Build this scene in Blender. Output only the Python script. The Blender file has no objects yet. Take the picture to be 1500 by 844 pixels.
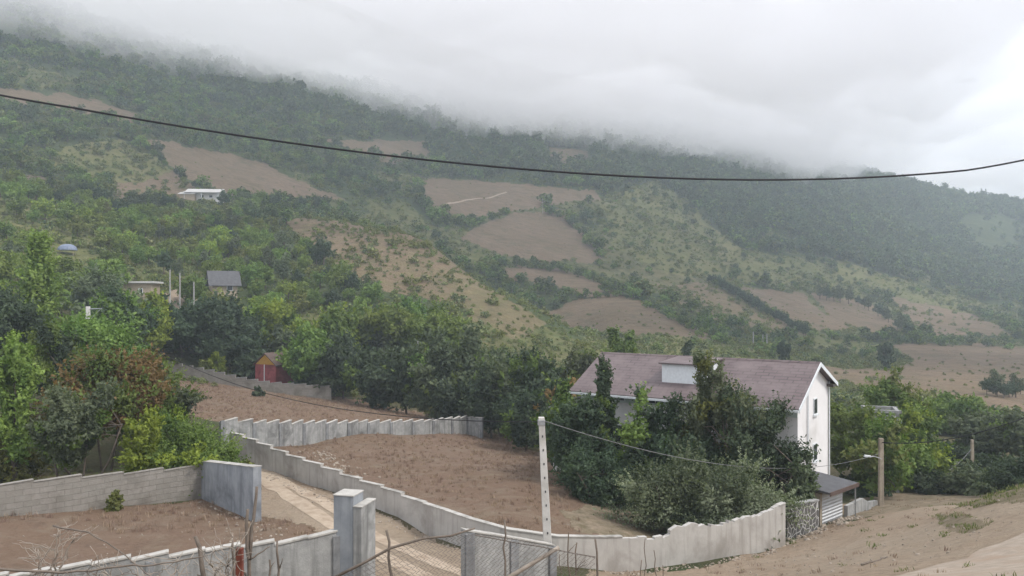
import bpy, bmesh, math, random
import numpy as np
from mathutils import Vector
random.seed(7)
RNG = np.random.default_rng(11)
SC = bpy.context.scene
COL = SC.collection
F, CU, CV = 1130.0, 750.0, 440.0        # focal length in photo pixels, image column of the view axis, horizon row

# ------------------------------------------------------------------ noise and terrain height
def vnoise(x, y, seed=0):
    xi = np.floor(x).astype(np.int64); yi = np.floor(y).astype(np.int64)
    xf = x - xi; yf = y - yi
    def h(a, b):
        n = (a * 374761393 + b * 668265263 + seed * 974711) & 0x7fffffff
        n = ((n ^ (n >> 13)) * 1274126177) & 0x7fffffff
        return ((n ^ (n >> 16)) & 0xffff) / 65535.0
    sx = xf * xf * (3 - 2 * xf); sy = yf * yf * (3 - 2 * yf)
    a = h(xi, yi) * (1 - sx) + h(xi + 1, yi) * sx
    b = h(xi, yi + 1) * (1 - sx) + h(xi + 1, yi + 1) * sx
    return a * (1 - sy) + b * sy
def fbm(x, y, seed=0, octv=4):
    s = 0; amp = .5
    for i in range(octv):
        s = s + amp * (vnoise(x, y, seed + i) - .5); x = x * 2.03 + 5.1; y = y * 2.03 + 9.7; amp *= .5
    return s * 2

CTRL = {
 -500: [(3,1000),(8,960),(15,900),(22,900),(30,830),(38,770),(70,520),(100,400),(160,280),(250,150),(350,50),(500,-100),(800,-260)],
 0: [(3,1000),(8,960),(15,925),(22,936),(26,885),(30,842),(38,757),(45,716),(55,655),(70,565),(100,462),(130,415),(160,365),(200,300),(250,255),(300,215),(350,145),(420,90),(500,20),(600,-50),(900,-150)],
 250: [(3,1000),(8,960),(15,935),(23,897),(30,832),(38,765),(45,730),(55,680),(70,620),(85,588),(100,565),(114,552),(118,545),(130,490),(150,435),(200,365),(250,320),(300,288),(350,240),(400,195),(480,150),(600,90),(700,60),(1000,-10)],
 450: [(3,1000),(8,960),(15,930),(20,918),(27,852),(33,806),(44,735),(50,705),(54,686),(62,665),(70,648),(75,625),(85,600),(100,588),(111,582),(116,576),(130,540),(150,490),(170,450),(200,400),(230,345),(250,320),(300,335),(380,285),(450,240),(600,160),(750,110),(1000,60)],
 620: [(3,1000),(8,960),(15,930),(20,918),(27,858),(33,815),(39,782),(43,745),(50,715),(62,680),(80,645),(86,628),(100,612),(110,609),(130,560),(160,490),(190,435),(215,375),(232,350),(300,380),(400,332),(480,285),(520,262),(600,225),(700,185),(850,140),(1100,90)],
 760: [(3,1000),(8,960),(15,930),(22,905),(30,842),(34,824),(37,790),(45,738),(55,700),(70,672),(80,660),(95,640),(120,590),(150,528),(180,470),(200,440),(240,470),(270,490),(320,440),(360,400),(430,350),(490,310),(540,272),(640,225),(760,190),(900,150),(1100,110)],
 900: [(3,1000),(8,965),(15,932),(22,908),(30,855),(35,838),(39,800),(45,757),(55,720),(65,690),(80,665),(100,630),(140,570),(200,510),(260,480),(300,450),(350,418),(400,390),(450,350),(520,310),(600,270),(700,235),(800,205),(950,165),(1200,130)],
 1060: [(3,1000),(8,960),(15,925),(22,892),(32,845),(37,822),(41,802),(48,780),(60,740),(80,685),(110,630),(160,565),(220,515),(260,498),(320,465),(400,425),(480,390),(550,350),(640,310),(740,275),(820,245),(950,205),(1200,170)],
 1200: [(3,960),(8,910),(15,872),(22,850),(30,826),(38,800),(46,771),(55,752),(70,715),(90,670),(130,610),(180,565),(230,540),(280,520),(330,498),(400,460),(480,430),(580,385),(680,345),(780,310),(880,280),(1000,250),(1200,225)],
 1350: [(3,940),(8,890),(15,856),(22,820),(30,782),(40,752),(48,741),(58,737),(75,700),(100,650),(150,590),(200,560),(260,535),(330,510),(400,485),(480,465),(600,420),(720,375),(850,330),(950,300),(1050,274),(1200,300),(1500,380),(2300,410)],
 1500: [(3,930),(8,880),(15,838),(22,785),(28,738),(33,711),(40,735),(60,722),(80,690),(110,650),(160,600),(230,555),(300,525),(380,508),(450,490),(550,465),(700,420),(850,365),(980,320),(1060,303),(1250,340),(1600,400),(2300,420)],
 2000: [(3,900),(8,860),(15,790),(22,720),(32,690),(40,690),(60,690),(110,640),(230,560),(450,490),(700,450),(1000,400),(1400,420),(2300,430)],
}
_c = np.array([((u - CU) / F, .6 * math.log(D), (CV - v) / F) for u, l in CTRL.items() for D, v in l])
def _k(r): return np.where(r > 1e-9, r * r * np.log(np.maximum(r, 1e-9)), 0)
_n = len(_c)
_P = np.c_[np.ones(_n), _c[:, :2]]
_A = np.zeros((_n + 3, _n + 3))
_A[:_n, :_n] = _k(np.hypot(_c[:, None, 0] - _c[None, :, 0], _c[:, None, 1] - _c[None, :, 1])) + 2e-4 * np.eye(_n)
_A[:_n, _n:] = _P; _A[_n:, :_n] = _P.T
_w = np.linalg.solve(_A, np.r_[_c[:, 2], 0, 0, 0])
def tan_el(a, D):
    a = np.asarray(a, float).ravel(); b = .6 * np.log(np.asarray(D, float)).ravel()
    out = np.empty(len(a))
    for i in range(0, len(a), 20000):
        s = slice(i, i + 20000)
        r = np.hypot(a[s, None] - _c[None, :, 0], b[s, None] - _c[None, :, 1])
        out[s] = _k(r) @ _w[:_n] + _w[_n] + _w[_n + 1] * a[s] + _w[_n + 2] * b[s]
    return out
def bumps(X, Y):
    far = np.clip((Y - 130) / 200, 0, 1)
    near = np.clip((Y - 2) / 20, 0, 1) * .12
    return fbm(X / 2.6, Y / 2.6, 3, 3) * near * (1 - far) + far * (fbm(X / 75, Y / 75, 9, 4) * 7 * np.clip(Y / 500, .3, 1.2) + fbm(X / 9, Y / 9, 5, 2) * .5)
def H(X, Y):
    X = np.atleast_1d(np.asarray(X, float)); Y = np.atleast_1d(np.asarray(Y, float))
    return tan_el(X / Y, Y) * Y + bumps(X, Y)
def h1(x, y): return float(H([x], [y])[0])
_LD = np.exp(np.linspace(math.log(4), math.log(1800), 900))
def hit(u, v, dmin=4):
    """where the sight line of a photo pixel meets the terrain"""
    a = (u - CU) / F; t = (CV - v) / F
    D = _LD[_LD >= dmin]
    k = np.nonzero(H(a * D, D) / D >= t)[0]
    d = float(D[k[0]]) if len(k) else float(D[-1])
    return a * d, d, h1(a * d, d)
def at(u, v, D): return ((u - CU) / F * D, D, (CV - v) / F * D)
def gx(u, D): return (u - CU) / F * D

# ------------------------------------------------------------------ object helpers
def tag(o, label=None, cat=None, group=None, kind=None):
    if label: o['label'] = label
    if cat: o['category'] = cat
    if group: o['group'] = group
    if kind: o['kind'] = kind
    return o
def link(o, parent=None):
    COL.objects.link(o)
    if parent is not None: o.parent = parent
    return o
def empty(name, loc=(0, 0, 0), rz=0):
    o = bpy.data.objects.new(name, None); o.location = loc; o.rotation_euler = (0, 0, rz); o.empty_display_size = .3
    return link(o)
class MB:
    def __init__(s): s.v = []; s.f = []; s.m = []; s.mi = 0
    def add(s, vs, fs):
        n = len(s.v); s.v += [tuple(p) for p in vs]
        s.f += [tuple(n + i for i in f) for f in fs]; s.m += [s.mi] * len(fs)
        return s
    def hexa(s, b, t):
        return s.add(list(b) + list(t), [(3, 2, 1, 0), (4, 5, 6, 7), (0, 1, 5, 4), (1, 2, 6, 5), (2, 3, 7, 6), (3, 0, 4, 7)])
    def box(s, x0, x1, y0, y1, z0, z1):
        return s.hexa([(x0, y0, z0), (x1, y0, z0), (x1, y1, z0), (x0, y1, z0)], [(x0, y0, z1), (x1, y0, z1), (x1, y1, z1), (x0, y1, z1)])
    def tube(s, pts, r, n=6, caps=True):
        pts = [Vector(p) for p in pts]; rr = r if isinstance(r, (list, tuple)) else [r] * len(pts)
        vs = []; fs = []
        ref = Vector((0, 0, 1))
        for i, p in enumerate(pts):
            d = (pts[min(i + 1, len(pts) - 1)] - pts[max(i - 1, 0)]).normalized()
            rf = ref if abs(d.dot(ref)) < .95 else Vector((1, 0, 0))
            a = d.cross(rf).normalized(); b = d.cross(a)
            for k in range(n):
                q = 2 * math.pi * k / n; vs.append(p + (a * math.cos(q) + b * math.sin(q)) * rr[i])
        for i in range(len(pts) - 1):
            for k in range(n):
                fs.append((i * n + k, i * n + (k + 1) % n, (i + 1) * n + (k + 1) % n, (i + 1) * n + k))
        if caps: fs += [tuple(range(n - 1, -1, -1)), tuple((len(pts) - 1) * n + k for k in range(n))]
        return s.add(vs, fs)
    def build(s, name, mats, parent=None, bevel=0, smooth=False):
        me = bpy.data.meshes.new(name); me.from_pydata(s.v, [], s.f)
        for m in (mats if isinstance(mats, (list, tuple)) else [mats]): me.materials.append(m)
        me.polygons.foreach_set('material_index', s.m)
        if smooth: me.polygons.foreach_set('use_smooth', [True] * len(s.f))
        me.update()
        o = link(bpy.data.objects.new(name, me), parent)
        if bevel:
            b = o.modifiers.new('edge', 'BEVEL'); b.width = bevel; b.segments = 2; b.limit_method = 'ANGLE'
        return o
def np_mesh(name, V, Q, mats, attrs=None, smooth=False):
    """mesh from arrays: V (n,3), Q (m,4 or 3)"""
    me = bpy.data.meshes.new(name); k = Q.shape[1]
    me.vertices.add(len(V)); me.vertices.foreach_set('co', np.ascontiguousarray(V, np.float32).ravel())
    me.loops.add(Q.size); me.loops.foreach_set('vertex_index', np.ascontiguousarray(Q, np.int32).ravel())
    me.polygons.add(len(Q)); me.polygons.foreach_set('loop_start', np.arange(0, Q.size, k, dtype=np.int32))
    if smooth: me.polygons.foreach_set('use_smooth', np.ones(len(Q), bool))
    for m in mats: me.materials.append(m)
    for an, (dom, typ, data) in (attrs or {}).items():
        at_ = me.attributes.new(an, typ, dom)
        at_.data.foreach_set('color' if typ == 'FLOAT_COLOR' else 'value', np.ascontiguousarray(data, np.float32).ravel())
    me.update(calc_edges=True)
    return me

# ------------------------------------------------------------------ materials
class NT:
    def __init__(s, name):
        s.mat = bpy.data.materials.new(name); s.mat.use_nodes = True
        s.t = s.mat.node_tree; s.t.nodes.clear()
        s.out = s.t.nodes.new('ShaderNodeOutputMaterial')
    def n(s, typ, **kw):
        nd = s.t.nodes.new(typ)
        for k, v in kw.items():
            if k.startswith('i_'): 
                key = k[2:].replace('_', ' '); nd.inputs[int(key) if key.isdigit() else key].default_value = v
            else: setattr(nd, k, v)
        return nd
    def l(s, a, b): s.t.links.new(a, b)
    def mix(s, fac, a, b, mode='MIX'):
        m = s.n('ShaderNodeMix', data_type='RGBA', blend_type=mode)
        for sock, val in ((0, fac), (6, a), (7, b)):
            if hasattr(val, 'links') or hasattr(val, 'is_linked'): s.l(val, m.inputs[sock])
            else: m.inputs[sock].default_value = (*val, 1) if isinstance(val, tuple) and len(val) == 3 else val
        return m.outputs[2]
    def noise(s, scale, detail=4, rough=.6, coord=None, dist=0):
        nz = s.n('ShaderNodeTexNoise'); nz.inputs['Scale'].default_value = scale; nz.inputs['Detail'].default_value = detail
        nz.inputs['Roughness'].default_value = rough; nz.inputs['Distortion'].default_value = dist
        if coord is not None: s.l(coord, nz.inputs['Vector'])
        return nz.outputs['Fac']
    def ramp(s, src, p0, p1, v0=0., v1=1.):
        m = s.n('ShaderNodeMapRange'); s.l(src, m.inputs[0])
        for i, v in ((1, p0), (2, p1), (3, v0), (4, v1)): m.inputs[i].default_value = v
        return m.outputs[0]
    def math(s, op, a, b=None):
        m = s.n('ShaderNodeMath', operation=op)
        for i, v in ((0, a), (1, b)):
            if v is None: continue
            if isinstance(v, (int, float)): m.inputs[i].default_value = v
            else: s.l(v, m.inputs[i])
        return m.outputs[0]
    def bsdf(s, col, rough=.85, bump=None, bdist=.02, bstr=.6, metal=0, spec=.3):
        b = s.n('ShaderNodeBsdfPrincipled')
        if isinstance(col, tuple): b.inputs['Base Color'].default_value = (*col, 1)
        else: s.l(col, b.inputs['Base Color'])
        b.inputs['Roughness'].default_value = rough; b.inputs['Metallic'].default_value = metal
        b.inputs['Specular IOR Level'].default_value = spec
        if bump is not None:
            bp = s.n('ShaderNodeBump'); bp.inputs['Strength'].default_value = bstr; bp.inputs['Distance'].default_value = bdist
            s.l(bump, bp.inputs['Height']); s.l(bp.outputs[0], b.inputs['Normal'])
        s.l(b.outputs[0], s.out.inputs[0])
        return b
def m_rough(name, c1, c2, scale=1.5, rough=.85, bump=.02, c3=None, s3=.4, streak=False):
    """weathered surface: two tones in noise, an optional third tone in broad blotches, optional vertical rain streaks"""
    t = NT(name); co = t.n('ShaderNodeTexCoord').outputs['Object']
    col = t.mix(t.ramp(t.noise(scale, 6, .65, co), .3, .7), c1, c2)
    if c3:
        col = t.mix(t.ramp(t.noise(s3, 5, .6, co, .5), .5, .68), col, c3)
        if streak:
            mp = t.n('ShaderNodeMapping'); mp.inputs['Scale'].default_value = (3.2, 3.2, .22); t.l(co, mp.inputs[0])
            col = t.mix(t.ramp(t.noise(1.0, 4, .6, mp.outputs[0]), .5, .72, 0, .75), col, c3)
    t.bsdf(col, rough, t.noise(scale * 9, 4, .6, co), bump)
    return t.mat
def m_plain(name, c, rough=.6, metal=0, var=.25, scale=6):
    t = NT(name); co = t.n('ShaderNodeTexCoord').outputs['Object']
    col = t.mix(t.ramp(t.noise(scale, 4, .6, co), .3, .7), tuple(x * (1 - var) for x in c), tuple(min(1, x * (1 + var)) for x in c))
    t.bsdf(col, rough, None, metal=metal)
    return t.mat

def m_ground(near):
    t = NT('ground_cover' if near else 'hill_cover')
    co = t.n('ShaderNodeTexCoord').outputs['Object']
    at_ = t.n('ShaderNodeAttribute', attribute_name='cover')
    sp = t.n('ShaderNodeSeparateColor'); t.l(at_.outputs['Color'], sp.inputs[0])
    k = 1 if near else .22
    fine = t.ramp(t.noise(3.2 * k, 8, .7, co), .3, .7); med = t.ramp(t.noise(.45 * k, 6, .65, co, .6), .32, .68); big = t.ramp(t.noise(.09 * k, 5, .6, co), .35, .65)
    soil = t.mix(fine, (.105, .07, .045), (.2, .14, .095))
    under = t.mix(med, (.028, .045, .018), (.06, .075, .03)) if near else t.mix(med, (.035, .055, .022), (.085, .1, .042))                       # leaf litter and undergrowth
    base = t.mix(big, under, t.mix(.55, under, soil)) if near else under
    fld = t.mix(fine, (.14, .098, .075), (.24, .178, .14)); fld = t.mix(med, fld, (.2, .15, .115)); fld = t.mix(t.math('MULTIPLY', big, .5), fld, (.165, .12, .08) if near else (.12, .1, .06))
    if not near: fld = t.mix(1.0, fld, (1.08, 1.05, .92), 'MULTIPLY'); mpf = t.n('ShaderNodeMapping'); mpf.inputs['Scale'].default_value = (.05, .5, .9); t.l(co, mpf.inputs[0]); fld = t.mix(t.ramp(t.noise(1.0, 5, .65, mpf.outputs[0], .3), .42, .66, 0, .55), fld, (.11, .082, .06)); fld = t.mix(t.ramp(t.noise(.9, 5, .7, co), .6, .7, 0, .8), fld, (.07, .06, .035)); fld = t.mix(t.ramp(t.noise(.12, 7, .7, co, .8), .5, .72, 0, .7), fld, (.085, .085, .045))
    if near: fld = t.mix(1.0, fld, (.89, .83, .785), 'MULTIPLY'); fld = t.mix(t.ramp(t.noise(.3, 7, .72, co, 1.), .5, .68, 0, .75), fld, (.215, .175, .13)); fld = t.mix(t.ramp(t.noise(.55, 7, .75, co, .4), .55, .72, 0, .7), fld, (.075, .056, .043))
    grs = t.mix(fine, (.055, .07, .025), (.135, .135, .055)); grs = t.mix(t.math('MULTIPLY', med, .75), grs, (.15, .125, .07)); grs = t.mix(t.math('MULTIPLY', big, .5), grs, (.05, .065, .025))
    if not near: grs = t.mix(1.0, grs, (1.45, 1.45, 1.3), 'MULTIPLY')
    brt = t.mix(fine, (.2, .15, .11), (.38, .3, .225)); brt = t.mix(t.math('MULTIPLY', med, .6), brt, (.25, .175, .12)); brt = t.mix(t.math('MULTIPLY', big, .5), brt, (.31, .26, .2)); brt = t.mix(t.ramp(t.noise(.7, 7, .75, co, .5), .55, .7, 0, .38), brt, (.17, .13, .095)); brt = t.mix(1.0, brt, (.98, .985, .97), 'MULTIPLY')
    # ragged class borders
    e = t.math('MULTIPLY', t.math('SUBTRACT', t.noise(1.1 * k, 6, .7, co), .5), .9)
    def w(o): return t.ramp(t.math('ADD', sp.outputs[o], t.math('MULTIPLY', e, t.math('MULTIPLY', sp.outputs[o], t.math('SUBTRACT', 2.0, sp.outputs[o])))), .3, .62)
    col = t.mix(w(0), base, fld); col = t.mix(w(1), col, grs); col = t.mix(w(2), col, brt)
    h = t.math('ADD', t.noise(5 * k, 8, .7, co), t.math('MULTIPLY', t.noise(.8 * k, 4, .6, co), 2.))
    t.bsdf(col, .95, h, .2 if near else .9, .8, spec=.1)
    return t.mat

def m_leaf(name, dark, light, third=None, trans=.36, hue=.02):
    t = NT(name)
    a = t.n('ShaderNodeAttribute', attribute_name='tint')
    col = t.mix(t.ramp(a.outputs['Fac'], 0, 1), dark, light)
    oi = t.n('ShaderNodeObjectInfo')
    hs = t.n('ShaderNodeHueSaturation'); t.l(col, hs.inputs['Color'])
    t.l(t.ramp(oi.outputs['Random'], 0, 1, .5 - hue, .5 + hue * .7), hs.inputs['Hue']); t.l(t.ramp(oi.outputs['Random'], 0, 1, .8, 1.2), hs.inputs['Value'])
    hs.inputs['Saturation'].default_value = 1
    col = hs.outputs[0]
    d = t.n('ShaderNodeBsdfPrincipled'); t.l(col, d.inputs['Base Color']); d.inputs['Roughness'].default_value = .6; d.inputs['Specular IOR Level'].default_value = .25
    tr = t.n('ShaderNodeBsdfTranslucent'); t.l(t.mix(1.0, col, (1.0, 1.15, .6), 'MULTIPLY'), tr.inputs[0])
    mx = t.n('ShaderNodeMixShader'); mx.inputs[0].default_value = trans
    t.l(d.outputs[0], mx.inputs[1]); t.l(tr.outputs[0], mx.inputs[2]); t.l(mx.outputs[0], t.out.inputs[0])
    return t.mat

# ------------------------------------------------------------------ the lie of the land: ground near, hills far
def inpoly(u, v, poly):
    r = np.zeros(u.shape, bool); n = len(poly)
    for i in range(n):
        x0, y0 = poly[i]; x1, y1 = poly[(i + 1) % n]
        if y0 == y1: continue
        c = ((y0 > v) != (y1 > v)) & (u < (x1 - x0) * (v - y0) / (y1 - y0) + x0)
        r ^= c
    return r
# land cover: (field, grass, bare earth), outline as seen across the valley, depth range in metres
COVER = [
 # near lots
 ((.0,.12,.75), [(850,1200),(860,835),(1000,836),(1150,800),(1200,775),(1300,750),(1350,735),(1500,690),(2400,600),(2400,1400),(850,1400)], 2, 46),
 ((.0,.36,.42), [(1330,742),(1420,722),(1520,690),(2400,600),(2400,740),(1500,738),(1440,742)], 22, 46),
 ((.0,.36,.45), [(1372,752),(1420,752),(1452,768),(1410,782),(1380,775)], 15, 46),
 ((.0,.0,.8), [(1140,800),(1200,768),(1260,752),(1340,735),(1345,720),(1200,700),(1150,750)], 41, 60),
 ((.85,.0,.0), [(345,628),(450,638),(705,620),(760,655),(870,688),(940,712),(985,790),(850,796),(720,780),(600,738),(480,695)], 36, 95),
 ((.3,.0,.5), [(820,750),(880,735),(960,745),(985,790),(900,790),(850,780)], 36, 60),
 ((.85,.0,.0), [(195,530),(480,578),(640,610),(700,622),(350,625),(220,595)], 58, 124),
 ((.75,.06,.0), [(-300,760),(0,752),(300,733),(377,757),(470,772),(500,800),(480,880),(0,960),(-300,960)], 23, 46),
 ((.0,.0,.9), [(335,668),(352,672),(490,720),(620,782),(690,812),(720,850),(720,930),(480,930),(500,800),(450,770),(379,757),(379,690)], 18, 62),
 ((.0,.45,.35), [(-300,760),(0,740),(300,715),(340,672),(120,690),(-300,700)], 38, 60),
 ((.1,.1,.45), [(-600,1300),(-600,930),(0,935),(250,900),(520,850),(690,855),(860,850),(860,1300)], 1, 26),
 ((.0,.1,.75), [(236,425),(262,405),(285,420),(290,440),(262,450),(240,445)], 100, 165),
 ((.12,.2,.5), [(1200,790),(1240,735),(1340,700),(1520,640),(2400,560),(2400,760),(1200,800)], 46, 66),
 # slopes
 ((.9,0,0), [(-300,120),(0,128),(60,133),(150,150),(240,178),(190,182),(150,170),(60,158),(0,155),(-300,160)], 200, 460),
 ((.9,.1,0), [(205,203),(300,218),(380,240),(450,268),(505,292),(430,292),(330,286),(280,262),(235,228)], 200, 460),
 ((.1,.8,0), [(95,215),(170,203),(235,232),(255,255),(190,272),(120,262),(60,240)], 150, 420),
 ((.65,.3,0), [(255,252),(290,272),(280,296),(170,292),(140,272),(190,268)], 150, 420),
 ((.75,.2,0), [(15,258),(60,256),(85,275),(40,282)], 120, 420),
 ((.1,.55,0), [(-300,240),(0,262),(90,300),(200,345),(320,392),(235,430),(0,420),(-300,380)], 90, 240),
 ((.7,.35,0), [(405,312),(520,314),(600,338),(680,383),(740,430),(795,480),(730,480),(690,455),(630,440),(560,425),(500,400),(450,352)], 130, 270),
 ((.62,.4,0), [(640,400),(700,400),(800,472),(760,500),(690,470)], 130, 225),
 ((.9,.1,0), [(612,262),(700,266),(800,273),(872,279),(882,292),(800,300),(740,312),(680,320),(640,316),(622,290)], 330, 640),
 ((.85,.15,0), [(700,328),(750,312),(820,305),(852,330),(878,362),(884,384),(800,384),(720,372),(670,350)], 300, 560),
 ((.9,.1,0), [(732,390),(800,392),(860,405),(904,430),(860,433),(800,420),(745,410)], 240, 480),
 ((.95,.0,0), [(775,465),(850,436),(910,433),(960,452),(1010,475),(1068,502),(1000,502),(900,488),(820,492),(790,480)], 225, 400),
 ((.2,.7,0), [(850,486),(960,490),(1068,502),(1110,512),(1060,540),(880,530)], 150, 300),
 ((.64,.36,0), [(960,418),(1040,415),(1100,450),(1182,491),(1130,491),(1060,472),(1000,450)], 240, 520),
 ((.82,.15,0), [(1080,420),(1170,428),(1200,455),(1242,482),(1192,484),(1130,450)], 260, 560),
 ((.82,.15,0), [(1185,428),(1270,440),(1332,491),(1280,491),(1220,470)], 260, 560),
 ((.7,.28,0), [(1300,433),(1400,450),(1490,490),(1380,497),(1330,470)], 260, 560),
 ((.95,.0,0), [(1160,513),(1330,502),(1500,508),(2400,500),(2400,640),(1500,612),(1420,594),(1280,570),(1150,550)], 130, 420),
 ((.15,.75,0), [(1140,512),(1300,504),(1336,525),(1312,546),(1230,540),(1150,528)], 130, 420),
 ((.12,.3,0), [(1410,316),(1470,316),(1502,330),(1502,372),(1440,376),(1415,350)], 650, 1060),
 ((.85,.0,0), [(465,203),(620,208),(642,240),(560,238)], 400, 800),
 ((.6,.2,0), [(790,215),(860,220),(870,245),(800,248)], 450, 900),
 ((.1,.7,0), [(880,292),(960,262),(1010,300),(1080,360),(1200,430),(1100,415),(980,402),(900,362)], 330, 680),
 ((.1,.6,0), [(1080,365),(1250,390),(1500,462),(1500,478),(1300,432),(1180,427)], 330, 820),
 ((.0,.55,0), [(600,300),(640,340),(720,380),(690,395),(620,350),(560,320),(540,290)], 260, 520),
 ((.0,.5,0), [(20,85),(90,110),(130,125),(60,130),(10,118)], 300, 600),
]
def cover_at(u, v, D):
    X = (u - CU) / F * D
    c = np.zeros((len(u), 3)); p = fbm(X / 48, D / 48, 131, 4)
    low = (D > 150) & (D < 640) & (u > 430) & (v > 255 + (u - 600) * .1)
    c[low & (p > -.12)] = (.12, .5, 0); c[low & (p > .2)] = (.42, .42, 0)
    j = np.clip(D, 10, 400) / D
    u = u + 11 * j * fbm(X / (D * .02), D * 0 + np.log(D) * 28, 141, 3); v = v + 7 * j * fbm(X / (D * .02) + 40, np.log(D) * 28, 151, 3)
    for w, poly, d0, d1 in COVER:
        m = inpoly(u, v, poly) & (D >= d0) & (D < d1)
        c[m] = w
    return c
def terrain(name, d0, d1, nr, a, mat):
    D = np.exp(np.linspace(math.log(d0), math.log(d1), nr))
    A, DD = np.meshgrid(a, D); A = A.ravel(); DD = DD.ravel()
    X = A * DD; Z = H(X, DD)
    u = CU + F * A; v = CV - F * Z / DD
    c = cover_at(u, v, DD)
    V = np.c_[X, DD, Z]
    i = (np.arange(nr - 1)[:, None] * len(a) + np.arange(len(a) - 1)[None]).ravel()
    Q = np.c_[i, i + 1, i + 1 + len(a), i + len(a)]
    me = np_mesh(name, V, Q, [mat], {'cover': ('POINT', 'FLOAT_COLOR', np.c_[c, np.ones(len(c))])}, True)
    return tag(link(bpy.data.objects.new(name, me)), kind='structure')
_ac = np.r_[np.linspace(-1.3, -.72, 60)[:-1], np.linspace(-.72, .72, 760), np.linspace(.72, 1.3, 60)[1:]]
terrain('ground', .7, 130, 640, _ac, m_ground(True))
terrain('hills', 130, 2300, 460, _ac, m_ground(False))

# ------------------------------------------------------------------ camera, daylight, air
cam = bpy.data.cameras.new('camera'); cam.sensor_width = 36; cam.lens = 36 * F / 1500; cam.shift_y = 18 / 1500
cam.clip_start = .1; cam.clip_end = 9000
co = link(bpy.data.objects.new('camera', cam)); co.rotation_euler = (math.radians(90), 0, 0)
SC.camera = co
SUN_EL, SUN_AZ = math.radians(52), math.radians(118)     # azimuth clockwise from +Y (view direction)
w = bpy.data.worlds.new('World'); SC.world = w; w.use_nodes = True
nt = w.node_tree; nt.nodes.clear()
ou = nt.nodes.new('ShaderNodeOutputWorld'); bg = nt.nodes.new('ShaderNodeBackground'); bg.inputs[1].default_value = .12
sky = nt.nodes.new('ShaderNodeTexSky'); sky.sky_type = 'NISHITA'; sky.sun_disc = False; sky.sun_elevation = SUN_EL; sky.sun_rotation = SUN_AZ
sky.air_density = 1; sky.dust_density = 2.5
tc = nt.nodes.new('ShaderNodeTexCoord'); mp = nt.nodes.new('ShaderNodeMapping'); mp.inputs['Scale'].default_value = (1, 1, 2.4)
nz = nt.nodes.new('ShaderNodeTexNoise'); nz.inputs['Scale'].default_value = 2.6; nz.inputs['Detail'].default_value = 5; nz.inputs['Roughness'].default_value = .5
nt.links.new(tc.outputs['Generated'], mp.inputs[0]); nt.links.new(mp.outputs[0], nz.inputs['Vector'])
cr = nt.nodes.new('ShaderNodeValToRGB'); cr.color_ramp.elements[0].position = .3; cr.color_ramp.elements[1].position = .68
CLOUD = 9.0
cr.color_ramp.elements[0].color = (.80 * CLOUD, .82 * CLOUD, .88 * CLOUD, 1); cr.color_ramp.elements[1].color = (.97 * CLOUD, .985 * CLOUD, 1.04 * CLOUD, 1)
nt.links.new(nz.outputs['Fac'], cr.inputs[0])
mx = nt.nodes.new('ShaderNodeMix'); mx.data_type = 'RGBA'; mx.inputs[0].default_value = .88     # a closed overcast sheet with a little blue through it
nt.links.new(sky.outputs[0], mx.inputs[6]); nt.links.new(cr.outputs[0], mx.inputs[7]); nt.links.new(mx.outputs[2], bg.inputs[0]); nt.links.new(bg.outputs[0], ou.inputs[0])
sl = bpy.data.lights.new('sun', 'SUN'); sl.energy = 1.9; sl.angle = math.radians(11); sl.color = (1, .96, .9)
so = link(bpy.data.objects.new('sun', sl))
_d = Vector((math.sin(SUN_AZ) * math.cos(SUN_EL), math.cos(SUN_AZ) * math.cos(SUN_EL), math.sin(SUN_EL)))
so.rotation_euler = (-_d).to_track_quat('-Z', 'Y').to_euler(); so.location = (40, -30, 60)
vs = SC.view_settings; vs.view_transform = 'Standard'; vs.look = 'None'; vs.gamma = 1; vs.use_curve_mapping = False; vs.exposure = 0.67
cy = SC.cycles
cy.max_bounces = 8; cy.diffuse_bounces = 3; cy.transmission_bounces = 3; cy.transparent_max_bounces = 6; cy.volume_bounces = 5; cy.glossy_bounces = 2
cy.use_denoising = True
SC.render.engine = 'CYCLES'
def m_vol(name, col, dens, aniso=0.):
    t = NT(name); p = t.n('ShaderNodeVolumePrincipled')
    p.inputs['Color'].default_value = (*col, 1); p.inputs['Density'].default_value = dens; p.inputs['Anisotropy'].default_value = aniso
    t.l(p.outputs[0], t.out.inputs['Volume']); return t.mat
hz = MB(); hz.box(-3400, 3400, -60, 2500, -70, 330)
tag(hz.build('haze', m_vol('haze_air', (.79, .90, .99), .0004)), kind='stuff')
# low cloud resting on the mountain: closed body with a ragged underside
gxn, gyn = 330, 200
_q = np.linspace(-1, 1, gxn); xs = 1100 * _q + 1500 * _q ** 5; ys = 150 + 2300 * np.linspace(0, 1, gyn) ** 1.35
XX, YY = np.meshgrid(xs, ys); XX = XX.ravel(); YY = YY.ravel()
zb = 143 + 34 * fbm(XX / 150, YY / 150, 21, 4) + 24 * fbm(XX / 45, YY / 45, 25, 4) + np.clip((-XX - 40) / 160, 0, 1) * 26 - .012 * XX - .006 * (YY - 600)
_e = np.clip((XX - .33 * YY - 40) / 220, 0, 1); _e = np.clip(_e + .5 * fbm(XX / 60, YY / 60, 35, 4) * (_e > 0), 0, 1); zb += _e * _e * (3 - 2 * _e) * 62
zb += np.clip((300 - YY) / 150, 0, 1) * 120
V = np.r_[np.c_[XX, YY, zb], np.c_[XX, YY, np.full(len(XX), 235.) + 30 * fbm(XX / 150, YY / 150, 31, 5)]]
i = (np.arange(gyn - 1)[:, None] * gxn + np.arange(gxn - 1)[None]).ravel(); N = len(XX)
Q = [np.c_[i, i + gxn, i + gxn + 1, i + 1], np.c_[i, i + 1, i + gxn + 1, i + gxn] + N]
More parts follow.
